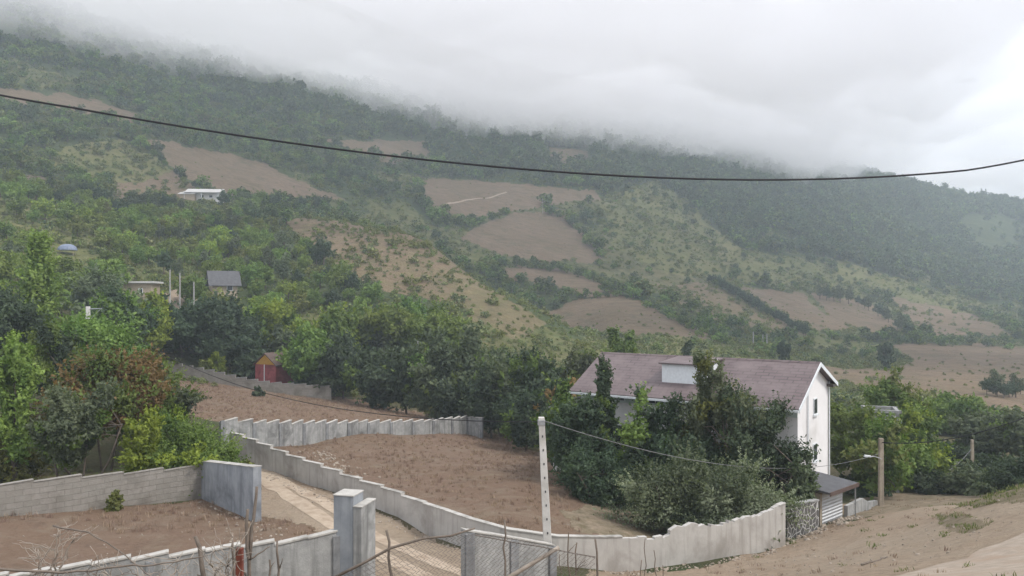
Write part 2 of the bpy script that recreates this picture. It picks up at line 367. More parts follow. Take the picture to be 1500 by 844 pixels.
ring = np.r_[np.arange(gxn), np.arange(1, gyn) * gxn + gxn - 1, (gyn - 1) * gxn + np.arange(gxn - 2, -1, -1), np.arange(gyn - 2, 0, -1) * gxn]
r2 = np.roll(ring, -1); Q.append(np.c_[ring, r2, r2 + N, ring + N])
me = np_mesh('low_cloud', V, np.concatenate(Q), [m_vol('cloud_vapour', (1, .99, 1), .0105)])
tag(link(bpy.data.objects.new('low_cloud', me)), kind='stuff')

# ------------------------------------------------------------------ materials of built things
M_RENDER = m_rough('pale_render', (.37, .35, .325), (.46, .44, .41), 1.2, .9, .015, (.26, .24, .215), .35, True)
M_BLOCK = m_rough('grey_concrete', (.225, .225, .22), (.37, .365, .35), 2.2, .9, .02, (.12, .12, .115), .5, True)
M_DARKCON = m_rough('bluish_concrete', (.2, .215, .235), (.31, .325, .34), 1.2, .9, .015, (.13, .14, .155), .4, True)
def m_blocks(name, c1, c2, dirt, joint, bw, bh):
    t = NT(name); co = t.n('ShaderNodeTexCoord').outputs['Object']; sx = t.n('ShaderNodeSeparateXYZ'); t.l(co, sx.inputs[0]); cb = t.n('ShaderNodeCombineXYZ')
    t.l(t.math('ADD', sx.outputs[0], t.math('MULTIPLY', sx.outputs[1], .35)), cb.inputs[0]); t.l(t.math('ADD', sx.outputs[2], t.math('MULTIPLY', t.noise(.8, 2, .5, co), .08)), cb.inputs[1])
    br = t.n('ShaderNodeTexBrick'); br.inputs['Scale'].default_value = 1; br.inputs['Brick Width'].default_value = bw; br.inputs['Row Height'].default_value = bh; br.inputs['Mortar Size'].default_value = .014; br.inputs['Mortar Smooth'].default_value = .3
    br.inputs['Color1'].default_value = (*c1, 1); br.inputs['Color2'].default_value = (*c2, 1); br.inputs['Mortar'].default_value = (*joint, 1); t.l(cb.outputs[0], br.inputs['Vector'])
    col = t.mix(t.ramp(t.noise(3, 6, .65, co), .35, .75, 0, .6), br.outputs['Color'], dirt); col = t.mix(t.ramp(t.noise(.5, 5, .65, co, .6), .48, .7, 0, .75), col, tuple(x * .7 for x in dirt))
    t.bsdf(col, .95, t.math('ADD', t.math('MULTIPLY', br.outputs['Fac'], -1.5), t.noise(12, 5, .65, co)), .04, .7); return t.mat
M_STONEB = m_blocks('stone_blocks', (.23, .215, .19), (.28, .26, .235), (.18, .16, .135), (.215, .2, .175), .72, .3)
M_COPE = m_rough('coping_mortar', (.33, .315, .29), (.47, .45, .415), 2.5, .9, .02, (.2, .19, .17), .8)
M_PILASTER = m_rough('dark_pilaster', (.16, .165, .17), (.27, .27, .27), 3, .9, .02, (.11, .11, .115), .6, True)
M_POLE = m_rough('cast_concrete', (.45, .43, .4), (.58, .56, .53), 3, .85, .012, (.33, .31, .28), .6)
M_WOODPOLE = m_rough('weathered_wood', (.25, .21, .16), (.36, .31, .24), 4, .9, .02, (.17, .14, .11), .8, True)
M_GREYPOST = m_plain('grey_post', (.3, .29, .27), .85)
M_HOLE = m_plain('recess_dark', (.05, .05, .05), .9)
M_CABLE = m_plain('cable_rubber', (.012, .012, .014), .6)
M_CABLE2 = m_plain('cable_grey', (.16, .16, .16), .6)
M_METAL = m_plain('grey_metal', (.35, .36, .37), .45, .7)
M_LAMP = m_plain('lamp_shell', (.6, .62, .63), .4)
M_WHITE = m_rough('white_wall_paint', (.64, .62, .61), (.72, .7, .69), .8, .85, .006, (.56, .54, .52), .3)
M_TRIM = m_plain('white_trim', (.62, .64, .65), .5, 0, .08)
M_GREENW = m_rough('pale_green_wall', (.42, .5, .46), (.52, .58, .54), 1, .85, .006)
M_DARKGLASS = m_plain('window_glass', (.03, .036, .04), .12)
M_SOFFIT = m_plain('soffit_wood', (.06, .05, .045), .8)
M_FASCIA = m_plain('brown_fascia', (.09, .06, .05), .7)
M_SLATE = m_rough('dark_sheet', (.05, .05, .055), (.1, .1, .105), 2, .55, .01)
M_BLUEROOF = m_plain('blue_grey_sheet', (.16, .19, .26), .5)
M_RED = m_rough('faded_red_paint', (.2, .045, .05), (.3, .08, .085), 1.4, .8, .01, (.14, .04, .04), .6)
M_YEL = m_plain('yellow_paint', (.36, .2, .035), .8)
M_BEIGE = m_plain('beige_render', (.33, .27, .2), .9)
M_BRANCH = m_rough('dry_branch', (.1, .08, .065), (.2, .165, .135), 6, .95, .01)
M_PALEBR = m_rough('peeled_branch', (.26, .22, .18), (.38, .33, .28), 6, .95, .01)
M_RUST = m_plain('red_oxide_paint', (.17, .05, .035), .85)
M_WIRE = m_plain('galvanised_wire', (.13, .11, .095), .7, .1)
M_STALK = m_plain('dry_stalk', (.13, .1, .075), .95)
def _roof():
    t = NT('plum_roof_sheet'); co = t.n('ShaderNodeTexCoord').outputs['Object']
    br = t.n('ShaderNodeTexBrick'); br.inputs['Scale'].default_value = 1.0; br.inputs['Brick Width'].default_value = .9; br.inputs['Row Height'].default_value = .36
    br.inputs['Mortar Size'].default_value = .045; br.inputs['Color1'].default_value = (.112, .084, .084, 1); br.inputs['Color2'].default_value = (.138, .106, .105, 1); br.inputs['Mortar'].default_value = (.075, .06, .06, 1)
    t.l(co, br.inputs['Vector'])
    col = t.mix(t.ramp(t.noise(.7, 5, .65, co), .4, .7), br.outputs['Color'], (.17, .135, .132))
    col = t.mix(t.ramp(t.noise(9, 4, .6, co), .45, .8, 0, .4), col, (.14, .09, .09))
    t.bsdf(col, .5, br.outputs['Fac'], .02, -.6); return t.mat
M_ROOF = _roof()
def _crazy():
    t = NT('crazy_stone'); co = t.n('ShaderNodeTexCoord').outputs['Object']
    v = t.n('ShaderNodeTexVoronoi', feature='DISTANCE_TO_EDGE'); v.inputs['Scale'].default_value = 2.6; t.l(co, v.inputs['Vector'])
    col = t.mix(t.ramp(t.noise(5, 4, .6, co), .3, .7), (.06, .058, .055), (.13, .12, .115))
    col = t.mix(t.ramp(v.outputs['Distance'], .03, .055, 1, 0), col, (.45, .44, .42))
    t.bsdf(col, .85); return t.mat
M_CRAZY = _crazy()
def _ribs(name, c, scale):
    t = NT(name); co = t.n('ShaderNodeTexCoord').outputs['Object']
    wv = t.n('ShaderNodeTexWave', bands_direction='Z'); wv.inputs['Scale'].default_value = scale; t.l(co, wv.inputs['Vector'])
    col = t.mix(t.ramp(t.noise(1.5, 4, .6, co), .3, .7), tuple(x * .85 for x in c), c)
    t.bsdf(col, .5, wv.outputs['Fac'], .05, .8); return t.mat
M_SHUTTER = _ribs('shutter_ribs', (.55, .56, .57), 1.6)

# ------------------------------------------------------------------ boundary walls
def polyline(pts):
    P = []
    for u, D, v in pts: x, y, z = at(u, v, D); P.append((x, y, z))
    P = np.array(P); s = np.r_[0, np.cumsum(np.hypot(*np.diff(P[:, :2], axis=0).T))]
    return P, s
def wall(name, label, pts, th, mat, seg=2.0, k=.5, cope=None, cope_h=.07, pil=None, pil_mat=None, ragged=None, jit=.03, pil_h=.05, pil_w=.34, base_drop=.7, side=1, bev=0, saw=0.):
    P, s = polyline(pts); rnd = random.Random(len(label) * 7 + int(s[-1] * 10))
    n = max(1, round(s[-1] / seg)); ss = np.linspace(0, s[-1], n + 1)
    if ragged:
        a0 = s[-1] * ragged[0]; ss = np.r_[ss[ss < a0], np.arange(a0, s[-1] - .2, .42) , s[-1]]; n = len(ss) - 1
    X, Y, Z = (np.interp(ss, s, P[:, i]) for i in range(3))
    G = H(X, Y)
    T = np.gradient(X), np.gradient(Y); L = np.hypot(*T); nx, ny = -T[1] / L, T[0] / L       # nx,ny: to the far side when the run goes left to right
    root = empty(name, (X[0], Y[0], G[0])); ox, oy, oz = X[0], Y[0], G[0]
    tag(root, label, 'wall')
    b = MB(); c = MB(); h = th / 2
    def P4(i, off, z): return (X[i] + nx[i] * off - ox, Y[i] + ny[i] * off - oy, z - oz)
    for i in range(n):
        kk = k(ss[i] / s[-1]) if callable(k) else k
        zm = (Z[i] + Z[i + 1]) / 2 + rnd.uniform(-jit, jit); d = (Z[i + 1] - Z[i]) / 2
        za, zb = zm - d * kk, zm + d * kk
        if kk > .99: za, zb = Z[i], Z[i + 1]
        else: q_ = saw * rnd.uniform(.75, 1.25) / 2; za -= q_; zb += q_
        if ragged and ragged[0] < ss[i] / s[-1] < ragged[1]:
            za += rnd.uniform(-.2, .1); zb += rnd.uniform(-.2, .1)
        g0, g1 = G[i] - base_drop, G[i + 1] - base_drop
        b.hexa([P4(i, -h, g0), P4(i + 1, -h, g1), P4(i + 1, h, g1), P4(i, h, g0)], [P4(i, -h, za), P4(i + 1, -h, zb), P4(i + 1, h, zb), P4(i, h, za)])
        if cope and not (ragged and ragged[0] < ss[i] / s[-1] < ragged[1]):
            e = h + .035
            c.hexa([P4(i, -e, za + .003), P4(i + 1, -e, zb + .003), P4(i + 1, e, zb + .003), P4(i, e, za + .003)], [P4(i, -e, za + cope_h), P4(i + 1, -e, zb + cope_h), P4(i + 1, e, zb + cope_h), P4(i, e, za + cope_h)])
    b.build('wall_body', mat, root)
    if cope: c.build('coping', cope, root, bevel=.015 if bev else 0)
    if pil:
        m = max(1, round(s[-1] / pil)); ps = np.linspace(.12, s[-1] - .12, m + 1)
        for q in ps:
            i = min(int(np.searchsorted(ss, q)), n); i = max(i, 1) - 1
            f = (q - ss[i]) / max(ss[i + 1] - ss[i], 1e-6)
            x, y, z, g = (A[i] * (1 - f) + A[i + 1] * f for A in (X, Y, Z, G)); tx, ty = ny[i], -nx[i]
            p = MB(); hw = pil_w / 2; o0, o1 = -side * (h + .09), -side * (h - .02)
            def C(a, o, zz): return (x + tx * a + nx[i] * o - ox, y + ty * a + ny[i] * o - oy, zz - oz)
            lo, hi = sorted((o0, o1))
            p.hexa([C(-hw, lo, g - .6), C(hw, lo, g - .6), C(hw, hi, g - .6), C(-hw, hi, g - .6)], [C(-hw, lo, z - pil_h), C(hw, lo, z - pil_h), C(hw, hi, z - pil_h), C(-hw, hi, z - pil_h)])
            p.build('pilaster', pil_mat or M_PILASTER, root)
    return root
wall('garden_wall', 'long pale rendered wall curving beside the dirt track, its top stepped on the left and broken on the right',
     [(338, 58.2, 632), (352, 57, 637), (420, 51.5, 664), (490, 47, 690), (560, 43, 714), (620, 39.5, 736), (680, 36, 757), (720, 34.3, 770), (780, 34, 783), (850, 34.6, 788), (910, 35.4, 786), (945, 35.8, 787), (975, 36.2, 781), (1000, 36.6, 767), (1040, 37.5, 766), (1085, 38.7, 760), (1120, 39.6, 752), (1132, 40, 743), (1148, 40.5, 737)],
     .22, M_RENDER, 2.3, lambda f: .45 if f < .53 else 1.0, M_COPE, .05, ragged=(.78, .985), saw=.15)
wall('block_wall', 'grey concrete block wall with dark pilasters crossing between the two brown lots',
     [(322, 60, 614), (360, 62, 618), (450, 69, 619), (540, 77, 618), (620, 83, 616.5), (660, 86.5, 613), (688, 90, 610), (707, 88, 613)], .2, M_BLOCK, 1.55, .1, M_COPE, .06, 3.1, M_PILASTER, pil_h=.1, saw=.17)
wall('precast_wall', 'rough grey wall with saw-toothed top climbing behind the upper brown lot below the red shed',
     [(185, 120, 517), (240, 117, 530), (300, 115, 541), (360, 113, 555), (400, 112, 561), (440, 111.5, 563), (485, 111, 566)], .22, M_STONEB, 1.9, .3, M_BLOCK, .06, saw=.2)
wall('yard_wall', 'low stone block wall with stepped top behind the bare yard under the garden trees',
     [(-110, 36.2, 722), (0, 38, 712), (60, 39, 703), (110, 40, 698), (180, 42, 694), (240, 43.6, 688), (296, 45, 681)], .25, M_STONEB, 2.3, .6, M_STONEB, .04, saw=.1)
wall('retaining_wall', 'tall bluish grey concrete wall panel at the corner of the bare yard beside the dirt track',
     [(298, 45.2, 675), (316, 43.6, 677), (350, 41, 681), (377, 39, 684)], .42, M_DARKCON, 3, 1.0, M_COPE, .04, base_drop=.9)
wall('front_wall', 'grey panel wall with rounded pale caps running to the gate pier at the front',
     [(-120, 21.3, 862), (60, 22.6, 838), (200, 23.6, 818), (330, 24.7, 804), (440, 25.6, 791), (497, 26.1, 778)], .2, M_BLOCK, 1.05, .2, M_COPE, .08, 2.6, M_PILASTER, saw=.1, bev=1, pil_w=.22, pil_h=.1)
wall('gate_wall', 'dark stained grey wall on the right of the gate opening behind the chain link fence',
     [(679, 26, 777), (704, 26.3, 780), (745, 27.2, 787), (807, 28.6, 798)], .34, M_BLOCK, 1.4, 1.0, M_COPE, .05, 2.1, M_PILASTER)
wall('stone_wall', 'dark crazy stone wall with white joints between the broken pale wall and the garage',
     [(1149, 42.5, 741), (1170, 43.6, 738), (1196, 45, 733)], .3, M_CRAZY, 1.2, 1.0, M_BLOCK, .08)
wall('roadside_wall', 'grey concrete wall falling away beyond the white garage shutter',
     [(1239, 49.2, 741), (1267, 53.5, 727), (1268, 54, 735), (1283, 58, 733)], .22, M_BLOCK, 2, 1.0)
wall('fence_wall', 'short grey board-marked concrete wall behind the street lamp pole under the trees',
     [(1303, 65, 727), (1340, 70, 717)], .2, M_BLOCK, 1.1, .2, None, .05, 2.4, M_PILASTER)
# gate pier: a tall shaft and a lower shoulder
px, py, _ = at(516, 800, 26.2); pg = h1(px, py); t = empty('gate_pier', (px, py, pg), math.radians(-14))
tag(t, 'stepped grey concrete gate pier at the end of the front wall', 'gate pier')
zt = at(500, 724, 26.2)[2] - pg; z2 = at(530, 741, 26)[2] - pg
b = MB(); b.box(-.52, .2, -.35, .45, -.6, zt); b.build('shaft', M_DARKCON, t, .02)
b = MB(); b.box(.203, .52, -.37, .75, -.6, z2); b.build('shoulder', M_BLOCK, t, .02)
b = MB(); b.box(-.54, .22, -.37, .47, zt + .002, zt + .05); b.build('cap', M_COPE, t, .015); b = MB(); b.box(.206, .54, -.39, .77, z2 + .002, z2 + .05); b.build('cap', M_COPE, t, .015)

# ------------------------------------------------------------------ poles, lamps and cables
def catenary(p, q, sag, n=24):
    p, q = Vector(p), Vector(q); return [p.lerp(q, i / n) - Vector((0, 0, sag * 4 * (i / n) * (1 - i / n))) for i in range(n + 1)]
def pole(label, u, vtop, D, w0, w1, mat, du=0, holes=0, group=None, arm=None, base=None, round_=False):
    x, y, zt = at(u, vtop, D); bx = x + du; g = h1(bx, y) if base is None else base
    t = empty('utility_pole', (bx, y, g)); tag(t, label, 'pole', group)
    hh = zt - g; b = MB()
    if round_: b.tube([(0, 0, -.4), (-du * .5, 0, hh * .5), (-du, 0, hh)], [w0 / 2, (w0 + w1) / 4, w1 / 2], 8)
    else:
        b.hexa([(-w0 / 2, -w0 * .4, -.5), (w0 / 2, -w0 * .4, -.5), (w0 / 2, w0 * .4, -.5), (-w0 / 2, w0 * .4, -.5)], [(-du - w1 / 2, -w1 * .4, hh), (-du + w1 / 2, -w1 * .4, hh), (-du + w1 / 2, w1 * .4, hh), (-du - w1 / 2, w1 * .4, hh)])
    b.build('shaft', mat, t, 0 if round_ else .02, round_)
    if holes:
        for i in range(holes):
            z = hh * (.1 + .86 * i / holes); f = z / hh; ww = w0 * (1 - f) + w1 * f; b = MB()
            xx = -du * f; b.box(xx - .025, xx + .025, -ww * .4 - .012, -ww * .4 + .02, z, z + .09); b.build('step_hole', M_HOLE, t)
    return t, Vector((x, y, zt)), g
PA, PAt, _ = pole('tall grey concrete pole with step holes standing before the curving pale wall', 793, 611, 31, .37, .24, M_POLE, .34, 10)
b = MB(); b.box(-.34 - .15, -.34 + .15, -.13, .13, PAt.z - PA.location.z - .32, PAt.z - PA.location.z - .12); b.build('clamp', M_METAL, PA, .01)
PB, PBt, gB = pole('brown wooden street lamp pole by the road below the white house', 1290.5, 642, 57, .36, .3, M_WOODPOLE, 0, 0)
b = MB(); hb = at(1290, 672, 57)[2] - gB; b.tube([(0, -.1, hb), (-.5, -.2, hb + .18), (-.9, -.3, hb + .22)], .035, 6); b.build('lamp_arm', M_METAL, PB)
b = MB(); b.hexa([(-1.42, -.42, hb + .2), (-.86, -.38, hb + .16), (-.86, -.2, hb + .16), (-1.42, -.24, hb + .2)], [(-1.38, -.4, hb + .36), (-.9, -.36, hb + .3), (-.9, -.22, hb + .3), (-1.38, -.26, hb + .36)]); b.build('lamp_head', M_LAMP, PB, .03)
PC, PCt, _ = pole('pale concrete pole half hidden by the yellow green trees right of the street lamp', 1335.5, 633, 74, .42, .34, M_POLE)
PD, PDt, _ = pole('thin grey pole against the dark trees at far right', 1424, 644, 80, .36, .26, M_WOODPOLE, 0)
PE, PEt, gE = pole('short grey pole top with bracket rising from the green trees at left', 129, 449, 72, .36, .32, M_POLE)
hb = PEt.z - gE; b = MB(); b.tube([(0, 0, hb - .25), (1.3, 0, hb - .2)], .05); b.tube([(0, 0, hb - 1.4), (1.2, .0, hb - .22)], .03); b.build('bracket', M_METAL, PE)
b = MB(); b.box(1.0, 1.75, -.15, .15, hb - 2.85, hb - 2.68); b.tube([(0, 0, hb - 3.0), (1.1, 0, hb - 2.8)], .03); b.build('lamp_head', M_LAMP, PE, .03)
for i, (u, v, D, lab) in enumerate([(249, 395, 139, 'tallest pale pole on the bare earth bank in the wooded slope'), (263.5, 400, 141, 'pale pole just right of the tallest one on the earth bank'),
                                    (284, 413, 142, 'pale pole by the dark roofed hut on the wooded slope'), (237.5, 436, 128, 'pale pole in front of the earth bank beside yellow bushes'),
                                    (612, 500, 124, 'short white post top showing among the hedge trees'), (1103.5, 486, 262, 'left of three thin poles in the green meadow beyond the plum roof'), (1117.5, 490, 262, 'middle and shortest of three thin poles in the meadow beyond the plum roof'), (1123.5, 489, 255, 'right of three thin poles in the meadow beyond the plum roof'), (795, 291, 480, 'pale post at the corner of the brown fields in mid slope')]):
    pole(lab, u, v, D, .34 if D > 200 else .26, .26 if D > 200 else .2, M_GREYPOST, 0, 0, 'poles on the slopes')
def cable(label, pts, r, mat, n=5):
    b = MB(); o = Vector(pts[0]); b.tube([Vector(p) - o for p in pts], r, n)
    c = b.build('power_cable', mat, None, smooth=True); c.location = o; tag(c, label, 'cable'); return c
# the thick cable across the whole view: a shallow sag about ten metres away
cp = [(-430, 36), (0, 143), (250, 181), (500, 215.5), (750, 243), (900, 258), (1000, 264), (1100, 268), (1200, 267.5), (1300, 261.5), (1400, 250), (1500, 233), (1950, 130)]
cx = np.array([c[0] for c in cp], float); cvv = np.array([c[1] for c in cp], float); co4 = np.polyfit(cx, cvv, 4)
uu = np.linspace(-430, 1950, 90); vv = np.where((uu < 0) | (uu > 1500), np.interp(uu, cx, cvv), np.polyval(co4, uu)); vv = np.convolve(np.pad(vv, 3, 'edge'), np.ones(7) / 7, 'valid')
cable('thick black cable sagging across the whole view in front of the misty mountain', [at(u, v, 10 + .0005 * (u - 0)) for u, v in zip(uu, vv)], .014, M_CABLE, 6)
cable('thin cable running from the left bracket pole down to the concrete pole', catenary(PEt + Vector((1.2, 0, -.4)), PAt + Vector((-.1, 0, -.2)), 2.6, 30), .022, M_CABLE)
cable('thin cable running from the concrete pole to the wooden lamp pole', catenary(PAt + Vector((.1, 0, -.15)), PBt + Vector((0, 0, -1.1)), 1.5, 30), .016, M_CABLE2)
cable('dark cable rising from the lamp pole out of view at right', catenary(PBt + Vector((0, 0, -.3)), at(1640, 545, 40), 1.2, 24), .03, M_CABLE)
cable('thin cable hanging between the pale pole and the thin pole among trees at right', catenary(PCt + Vector((0, 0, -4.2)), PDt + Vector((0, 0, -.9)), 1.2, 20), .03, M_CABLE2)
cable('thin cable looping right from the thin grey pole at far right', catenary(PDt + Vector((0, 0, -4.0)), at(1560, 600, 74), 2.4, 20), .03, M_CABLE2)

# ------------------------------------------------------------------ the white house with the plum roof
E1 = Vector((-.804, .595, 0)); E2 = Vector((.595, .804, 0)); O = Vector((17.85, 48.0, 0))
hg = -14.6
house = empty('house', (O.x, O.y, hg), 0); tag(house, 'large white three storey house with plum metal roof and a white dormer behind trees', 'house')
def W(p, s, z): q = O + E1 * p + E2 * s; return (q.x - O.x, q.y - O.y, z - hg)
LEN, WID, ZE, ZR, ZF = 16.9, 9.4, -6.8, -4.2, -5.95
RS = 4.9
b = MB()        # walls: the long fronts and two gables as one closed body
x0, x1, s0, s1 = .45, LEN - .3, 1.3, WID - .8
zn = ZE + (ZR - ZE) * s0 / RS - .16; zf = ZF + (ZR - ZF) * (WID - s1) / (WID - RS) - .16
prof = [(s0, hg - 1), (s1, hg - 1), (s1, zf), (RS, ZR - .16), (s0, zn)]
b.add([W(x0, s, z) for s, z in prof] + [W(x1, s, z) for s, z in prof], [(0, 1, 2, 3, 4), (9, 8, 7, 6, 5)] + [(i, i + 5, (i + 1) % 5 + 5, (i + 1) % 5) for i in range(5)])
b.build('wall', M_WHITE, house)
def roof_panel(sa, za, sb, zb, p0, p1, th=.1):
    nrm = Vector((0, -(zb - za), sb - sa)); nrm.normalize(); ds, dz = -nrm.y * 0 , th
    m = MB(); m.hexa([W(p0, sa, za - th), W(p1, sa, za - th), W(p1, sb, zb - th), W(p0, sb, zb - th)], [W(p0, sa, za), W(p1, sa, za), W(p1, sb, zb), W(p0, sb, zb)]); return m
def roof_obj(name, sa, za, sb, zb, p0, p1, parent, mat=M_ROOF):
    # modelled in its own frame so that the sheet courses run along the ridge
    L = p1 - p0; dv = Vector((sb - sa, zb - za)); S = dv.length
    m = MB(); m.box(0, L, 0, S, -.09, 0); o = m.build(name, mat, parent)
    from mathutils import Matrix
    ex = E1; ey = (E2 * dv.x + Vector((0, 0, dv.y))).normalized(); ez = ex.cross(ey)
    org = Vector(W(p0, sa, za))
    if ez.z < 0: org = Vector(W(p1, sa, za)); ex = -E1; ez = ex.cross(ey)
    o.matrix_local = Matrix(((ex.x, ey.x, ez.x, org.x), (ex.y, ey.y, ez.y, org.y), (ex.z, ey.z, ez.z, org.z), (0, 0, 0, 1))); return o
rf = roof_obj('roof', 0, ZE, RS, ZR, 0, LEN, house); rf2 = roof_obj('roof', WID, ZF, RS, ZR, 0, LEN, house)
b = MB()
for (sa, za, sb, zb) in ((0 - .02, ZE, RS, ZR), (RS, ZR, WID + .02, ZF)):
    b.hexa([W(-.05, sa, za - .24), W(-.005, sa, za - .24), W(-.005, sb, zb - .24), W(-.05, sb, zb - .24)], [W(-.05, sa, za + .03), W(-.005, sa, za + .03), W(-.005, sb, zb + .03), W(-.05, sb, zb + .03)])
b.build('bargeboard', M_TRIM, house)
b = MB(); b.hexa([W(-.02, RS - .16, ZR - .06), W(LEN, RS - .16, ZR - .06), W(LEN, RS + .16, ZR - .06), W(-.02, RS + .16, ZR - .06)], [W(-.02, RS - .04, ZR + .06), W(LEN, RS - .04, ZR + .06), W(LEN, RS + .04, ZR + .06), W(-.02, RS + .04, ZR + .06)]); b.build('ridge_cap', M_ROOF, house)
b = MB(); b.hexa([W(0, -.14, ZE - .2), W(LEN, -.14, ZE - .2), W(LEN, -.01, ZE - .2), W(0, -.01, ZE - .2)], [W(0, -.14, ZE - .06), W(LEN, -.14, ZE - .06), W(LEN, -.01, ZE - .06), W(0, -.01, ZE - .06)]); b.build('gutter', M_TRIM, house)
b = MB(); b.hexa([W(-.0, WID - 1.2, zf - .34), W(LEN, WID - 1.2, zf - .34), W(LEN, WID, ZF - .2), W(0, WID, ZF - .2)], [W(0, WID - 1.2, zf - .12), W(LEN, WID - 1.2, zf - .12), W(LEN, WID, ZF - .1), W(0, WID, ZF - .1)]); b.build('soffit', M_SOFFIT, house)
for s, zt_ in ((3.3, zn + 1.0), (s1 - .02, zf)):
    b = MB(); b.tube([W(x0 - .09, s, zt_), W(x0 - .09, s, hg)], .055, 8); b.build('downpipe', M_TRIM, house)
b = MB(); b.hexa([W(x0, s0 - .03, zn - 1.25), W(x1, s0 - .03, zn - 1.25), W(x1, s0 - .002, zn - 1.25), W(x0, s0 - .002, zn - 1.25)], [W(x0, s0 - .03, zn - .02), W(x1, s0 - .03, zn - .02), W(x1, s0 - .002, zn - .02), W(x0, s0 - .002, zn - .02)]); b.build('wall_band', M_GREENW, house)
def win_front(p, w_, zb, zt_):
    f = MB(); f.hexa([W(p, s0 - .09, zb), W(p + w_, s0 - .09, zb), W(p + w_, s0 - .035, zb), W(p, s0 - .035, zb)], [W(p, s0 - .09, zt_), W(p + w_, s0 - .09, zt_), W(p + w_, s0 - .035, zt_), W(p, s0 - .035, zt_)]); fr = f.build('window', M_TRIM, house)
    for k in (0, 1):
        a = p + .06 + k * (w_ / 2 - .02); g = MB(); g.hexa([W(a, s0 - .1, zb + .06), W(a + w_ / 2 - .1, s0 - .1, zb + .06), W(a + w_ / 2 - .1, s0 - .06, zb + .06), W(a, s0 - .06, zb + .06)], [W(a, s0 - .1, zt_ - .06), W(a + w_ / 2 - .1, s0 - .1, zt_ - .06), W(a + w_ / 2 - .1, s0 - .06, zt_ - .06), W(a, s0 - .06, zt_ - .06)]); g.build('pane', M_DARKGLASS, fr)
for p in (1.6, 4.6, 8.0, 9.7, 12.8): win_front(p, 1.3, zn - 1.15, zn - .35)
for p in (2.5, 7.0, 12.0): win_front(p, 1.6, zn - 4.2, zn - 2.9)
def win_gable(s, w_, zb, zt_):
    f = MB(); f.hexa([W(x0 - .06, s, zb), W(x0 - .06, s + w_, zb), W(x0 - .002, s + w_, zb), W(x0 - .002, s, zb)], [W(x0 - .06, s, zt_), W(x0 - .06, s + w_, zt_), W(x0 - .002, s + w_, zt_), W(x0 - .002, s, zt_)]); fr = f.build('window', M_TRIM, house)
    g = MB(); g.hexa([W(x0 - .075, s + .08, zb + .07), W(x0 - .075, s + w_ - .08, zb + .07), W(x0 - .03, s + w_ - .08, zb + .07), W(x0 - .03, s + .08, zb + .07)], [W(x0 - .075, s + .08, zt_ - .07), W(x0 - .075, s + w_ - .08, zt_ - .07), W(x0 - .03, s + w_ - .08, zt_ - .07), W(x0 - .03, s + .08, zt_ - .07)]); g.build('pane', M_DARKGLASS, fr)
    g = MB(); g.hexa([W(x0 - .16, s - .1, zb - .09), W(x0 - .16, s + w_ + .1, zb - .09), W(x0 - .004, s + w_ + .1, zb - .09), W(x0 - .004, s - .1, zb - .09)], [W(x0 - .16, s - .1, zb - .005), W(x0 - .16, s + w_ + .1, zb - .005), W(x0 - .004, s + w_ + .1, zb - .005), W(x0 - .004, s - .1, zb - .005)]); g.build('sill', M_TRIM, fr)
win_gable(4.8, .85, -7.75, -6.65); win_gable(4.7, .9, -10.9, -9.7)
# dormer
dz0 = ZE + (ZR - ZE) * 1.75 / RS
b = MB(); b.add([W(6.8, 1.75, dz0 - .05), W(10.1, 1.75, dz0 - .05), W(10.1, 1.75, -4.52), W(6.8, 1.75, -4.52), W(6.8, RS - .25, ZR - .3), W(10.1, RS - .25, ZR - .3)], [(0, 1, 2, 3), (0, 3, 4), (1, 5, 2), (3, 2, 5, 4), (0, 4, 5, 1)]); dm = b.build('dormer', M_TRIM, house)
roof_obj('dormer_roof', 1.5, -4.46, RS - .05, ZR + .03, 6.65, 10.25, dm)
# low annex at the left end
b = MB(); b.hexa([W(LEN + .1, 1.4, hg - 1), W(LEN + 2.3, 1.4, hg - 1), W(LEN + 2.3, 6, hg - 1), W(LEN + .1, 6, hg - 1)], [W(LEN + .1, 1.4, -7.6), W(LEN + 2.3, 1.4, -8.4), W(LEN + 2.3, 6, -8.4), W(LEN + .1, 6, -7.6)]); an = b.build('annex', M_WHITE, house)
b = MB(); b.hexa([W(LEN + .02, 1.0, -7.5), W(LEN + 2.7, 1.0, -8.5), W(LEN + 2.7, 6.4, -8.5), W(LEN + .02, 6.4, -7.5)], [W(LEN + .02, 1.0, -7.38), W(LEN + 2.7, 1.0, -8.38), W(LEN + 2.7, 6.4, -8.38), W(LEN + .02, 6.4, -7.38)]); b.build('annex_roof', M_METAL, an)
# garage
ga = Vector((.743, .669, 0)); gb = Vector((-.669, .743, 0)); go = Vector((18.45, 45.9, -13.35))
gar = empty('garage', go); tag(gar, 'small garage with white ribbed roller shutter and dark sloping roof beside the white house', 'garage')
def GV(p, q, z): v_ = ga * p + gb * q; return (v_.x, v_.y, z)
b = MB(); b.hexa([GV(-.1, .12, -.6), GV(2.9, .12, -.6), GV(2.9, 2.2, -.6), GV(-.1, 2.2, -.6)], [GV(-.1, .12, 1.95), GV(2.9, .12, 1.95), GV(2.9, 2.2, 1.95), GV(-.1, 2.2, 1.95)]); b.build('wall', M_RENDER, gar)
b = MB(); b.hexa([GV(.06, .02, 0), GV(2.7, .02, 0), GV(2.7, .115, 0), GV(.06, .115, 0)], [GV(.06, .02, 1.8), GV(2.7, .02, 1.8), GV(2.7, .115, 1.8), GV(.06, .115, 1.8)]); b.build('roller_shutter', M_SHUTTER, gar)
b = MB(); b.hexa([GV(-.35, -.05, -.4), GV(-.11, -.05, -.4), GV(-.11, .3, -.4), GV(-.35, .3, -.4)], [GV(-.35, -.05, 1.9), GV(-.11, -.05, 1.9), GV(-.11, .3, 1.9), GV(-.35, .3, 1.9)]); b.build('door_post', M_WOODPOLE, gar)
